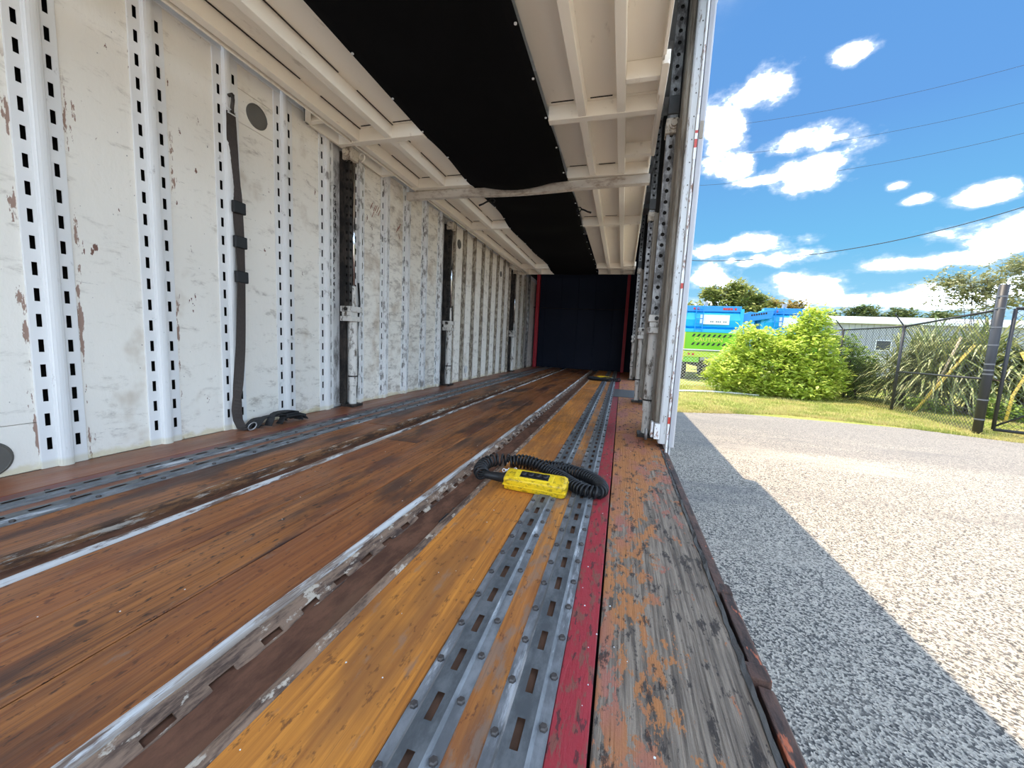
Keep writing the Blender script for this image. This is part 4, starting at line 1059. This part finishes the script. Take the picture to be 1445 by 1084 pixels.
# ---- planting
def plant(name, label, cat, base, blobs, leafm, lsize, seed, per=9, stems=6, group=None, shell=.5, width=.42, sr=.03, droop=0):
    r = random.Random(seed)
    e = empty(name, base, label, cat, group)
    mb = MB()
    for c, rad, n in blobs: lumps(mb, c, rad, n, lsize, per, r, droop, shell, width)
    tag(mb.build('foliage', leafm, e), kind='stuff')
    sm = MB()
    for k in range(stems):
        c, rad, n = blobs[k % len(blobs)]
        p0 = Vector(base) + Vector((r.uniform(-.15, .15), r.uniform(-.1, .1), 0)) * (1 + rad[0] * .3)
        p2 = Vector(c) + Vector((r.uniform(-.4, .4) * rad[0], r.uniform(-.4, .4) * rad[1], rad[2] * .5))
        p1 = p0.lerp(p2, .5) + Vector((r.uniform(-.2, .2), r.uniform(-.2, .2), .1)) * rad[2] * .6
        sm.tube([p0, p1, p2], [sr, sr * .7, sr * .3], 6)
    sm.build('stems', 'bark', e)
    return e
plant('leafy_bush', 'big bright yellow green bush between lawn and trucks', 'bush', (4.9, 14.7, GZ),
      [((4.9, 14.8, .15), (1.6, 1.2, 1.25), 520), ((3.6, 14.6, -.15), (.85, .8, .75), 260), ((5.8, 14.9, .55), (1.0, .9, 1.45), 420), ((6.3, 14.7, -.1), (.8, .7, .85), 260), ((4.2, 14.6, .75), (.8, .7, .8), 240), ((5.4, 14.2, -.4), (1.1, .6, .5), 200), ((6.0, 14.9, 1.6), (.5, .5, .7), 110)],
      'leaf_bush', .19, 11, 11, 14)
plant('leafy_shrub', 'green shrub growing behind the fence right of the bush', 'shrub', (7.75, 16.0, GZ),
      [((7.7, 16.0, .1), (.85, .7, 1.0), 260), ((8.2, 16.4, -.1), (.7, .6, .75), 170), ((7.4, 15.8, .7), (.5, .5, .8), 120)], 'leaf_shrub', .17, 12, 9, 8)
plant('weedy_shrub', 'low green weeds at the foot of the palms behind fence', 'weeds', (9.4, 13.0, GZ),
      [((8.2, 13.2, -.62), (.5, .4, .22), 60), ((9.3, 12.6, -.55), (.45, .4, .35), 70), ((10.0, 12.2, -.6), (.6, .4, .25), 60)], 'leaf_shrub', .14, 13, 8, 4)
tr = plant('shade_tree', 'dark green spreading tree rising behind the trucks', 'tree', (7.2, 31, GZ),
      [((7.0, 31, 4.2), (1.6, 1.6, 1.35), 300), ((5.5, 31, 3.2), (1.5, 1.4, .9), 240), ((8.6, 31, 3.4), (1.4, 1.4, .9), 220), ((6.2, 30.5, 2.6), (2.2, 1.4, 1.0), 260), ((7.5, 31, 5.1), (.7, .7, .6), 70), ((5.9, 31, 4.7), (.7, .7, .5), 60), ((8.9, 31, 4.3), (.6, .6, .35), 36), ((4.6, 31, 3.6), (.6, .6, .4), 40), ((8.0, 31, 4.5), (1.2, 1.0, .8), 150), ((9.4, 31, 3.6), (1.0, 1.0, .8), 130)], 'leaf_tree', .34, 14, 9, 16, shell=.35, sr=.14)
plant('autumn_tree', 'brownish leaved tree next to the dark spreading tree', 'tree', (10.8, 31.5, GZ),
      [((10.6, 31.5, 3.1), (1.5, 1.3, 1.1), 260), ((12.0, 31.5, 2.6), (1.1, 1.1, 1.0), 160), ((9.8, 31.5, 3.9), (.8, .8, .6), 80), ((11.6, 31.5, 4.0), (.7, .6, .35), 36)], 'leaf_autumn', .34, 15, 9, 10, shell=.35, sr=.11)
for k, (x, z, w, h, lb) in enumerate(((24.5, 5.2, 2.2, 1.6, 'distant dark tree directly above the left end of the metal building'), (28.5, 6.0, 2.6, 1.7, 'distant tree with the tallest crown above the metal building roof'), (32.5, 5.8, 2.4, 1.6, 'distant rounded tree right of the tallest distant crown'), (36.5, 5.6, 2.6, 1.5, 'distant tree partly hidden by the sparse tree above the palms'), (20.5, 4.8, 2.2, 1.5, 'distant tree just right of the brownish leaved tree'))):
    plant('distant_tree', lb, 'tree', (x, 60, GZ), [((x, 60, z - 1.4), (w, 1.6, h * 1.6), 260), ((x + .9, 60, z + .3), (w * .6, 1.2, h * .6), 120)], 'leaf_far', .6, 30 + k, 7, 3, 'distant trees along the skyline', .4, sr=.2)
plant('sparse_tree', 'thin feathery tree standing above the palms at right', 'tree', (10.6, 15.2, GZ),
      [((10.2, 15.2, 2.7), (1.3, .9, .8), 260), ((11.3, 15.0, 2.9), (1.2, .9, .8), 240), ((9.6, 15.2, 3.1), (.9, .6, .4), 80), ((10.9, 15.2, 3.5), (.9, .6, .4), 80)], 'leaf_sparse', .13, 16, 9, 9, shell=.2, width=.5, sr=.014)
def palm(x, y, h, n, L, seed, label):
    r = random.Random(seed); e = empty('fan_palm', (x, y, GZ), label, 'palm', 'palms behind the chain link fence')
    MB().tube([(x, y, GZ), (x + .05, y, GZ + h * .5), (x, y, GZ + h)], [.16, .13, .11], 10).build('trunk', 'bark', e)
    mb = MB(); c = Vector((x, y, GZ + h))
    for k in range(n):
        a = r.uniform(0, 2 * PI); el = r.uniform(-.75, 1.4); ll = L * r.uniform(.65, 1.1); w = .020 + .012 * r.random()
        d = Vector((math.cos(a) * math.cos(el), math.sin(a) * math.cos(el), math.sin(el)))
        s = d.cross(Vector((0, 0, 1))).normalized() * w
        st = c + Vector((r.gauss(0, .16), r.gauss(0, .16), r.gauss(0, .3)))
        p1 = st + d * ll * .5; p2 = st + d * ll * .8 - Vector((0, 0, .12 * ll)); p3 = st + d * ll - Vector((0, 0, .34 * ll))
        mb.q([st - s * .5, st + s * .5, p1 + s, p1 - s, p2 + s * .7, p2 - s * .7, p3], [(0, 1, 2, 3), (3, 2, 4, 5), (5, 4, 6)])
    tag(mb.build('fronds', 'leaf_palm', e), kind='stuff')
palm(8.7, 13.9, 1.05, 420, 1.45, 1, 'spiky palm nearest the middle fence post')
palm(9.5, 13.7, 1.35, 440, 1.5, 2, 'spiky palm directly left of the thick gate post')
palm(10.3, 13.4, 1.15, 400, 1.45, 3, 'spiky palm behind the open gate leaf')
palm(9.1, 14.8, 1.5, 360, 1.4, 4, 'tall spiky palm at the back of the palm clump')
palm(11.3, 13.8, 1.25, 360, 1.4, 5, 'rightmost spiky palm at the edge of view')
palm(8.5, 14.9, .9, 320, 1.25, 6, 'short spiky palm behind the middle fence post')
tag(MB().tube([(7.75, 12.9, GZ + .02), (8.85, 13.0, 1.10)], .035, 8).build('yellow_pole', 'pole_yellow', smooth=True), 'bright yellow pole leaning low against the palms', 'pole')
tag(MB().tube([(8.10, 13.15, GZ + .02), (8.62, 13.1, 1.30)], .028, 8).build('tan_pole', 'pole_tan', smooth=True), 'tan pole leaning more steeply behind the yellow pole', 'pole')
tag(MB().tube([(9.28, 12.3, .95), (9.45, 12.25, .55), (9.20, 12.2, -.1), (9.15, 12.2, GZ)], .03, 8).build('bent_stake', 'pole_yellow', smooth=True), 'bent yellow stake seen between gate post and gate leaf', 'stake')

# ---- power lines
def wire(pts, r, label):
    (x0, z0), (x1, z1), (x2, z2) = pts
    out = []
    for i in range(41):
        x = -8 + 36 * i / 40
        l0 = (x - x1) * (x - x2) / ((x0 - x1) * (x0 - x2)); l1 = (x - x0) * (x - x2) / ((x1 - x0) * (x1 - x2)); l2 = (x - x0) * (x - x1) / ((x2 - x0) * (x2 - x1))
        out.append((x, 25.0, z0 * l0 + z1 * l1 + z2 * l2))
    tag(MB().tube(out, r, 5).build('power_line', 'power_wire', smooth=True), label, 'cable', 'overhead power lines')
wire(((3.18, 13.12), (10.35, 13.53), (16.98, 14.58)), .008, 'thin overhead power line, highest of the four')
wire(((3.51, 11.58), (11.15, 11.98), (17.22, 12.92)), .008, 'thin overhead power line, second from the top')
wire(((3.47, 10.04), (11.33, 10.51), (17.42, 11.56)), .009, 'thin overhead power line, third from the top')
wire(((3.67, 5.84), (11.83, 6.48), (17.92, 8.2)), .020, 'thick dark overhead cable, lowest of the four')

# ---- grass blades
r = random.Random(5); gb_ = MB()
def yedge(x):
    k = [(-4, 8.99), (1.3, 9.25), (3.7, 10.28), (5.6, 10.05), (7.1, 9.3), (20, 9.2)]
    for (a, b), (c, d) in zip(k[:-1], k[1:]):
        if a <= x <= c: return b + (d - b) * (x - a) / (c - a)
    return 9.2
for i in range(34000):
    x = r.uniform(.9, 11.5); y = yedge(x) - .05 + 6.5 * r.random() ** 1.6
    h = r.uniform(.025, .07); a = r.uniform(0, PI); w = .007 + .004 * r.random()
    z = GZ - .02 + (.05 * min(1, max(0, (y - 8.9) / 2.4)))
    if y < yedge(x) + .05: h *= 1.2
    gb_.q([(x - w * math.cos(a), y - w * math.sin(a), z), (x + w * math.cos(a), y + w * math.sin(a), z), (x + r.gauss(0, .02), y + r.gauss(0, .02), z + h)], [(0, 1, 2)])
tag(gb_.build('grass_blades', 'blade'), 'short yellow green grass blades on the lawn', 'grass', kind='stuff')
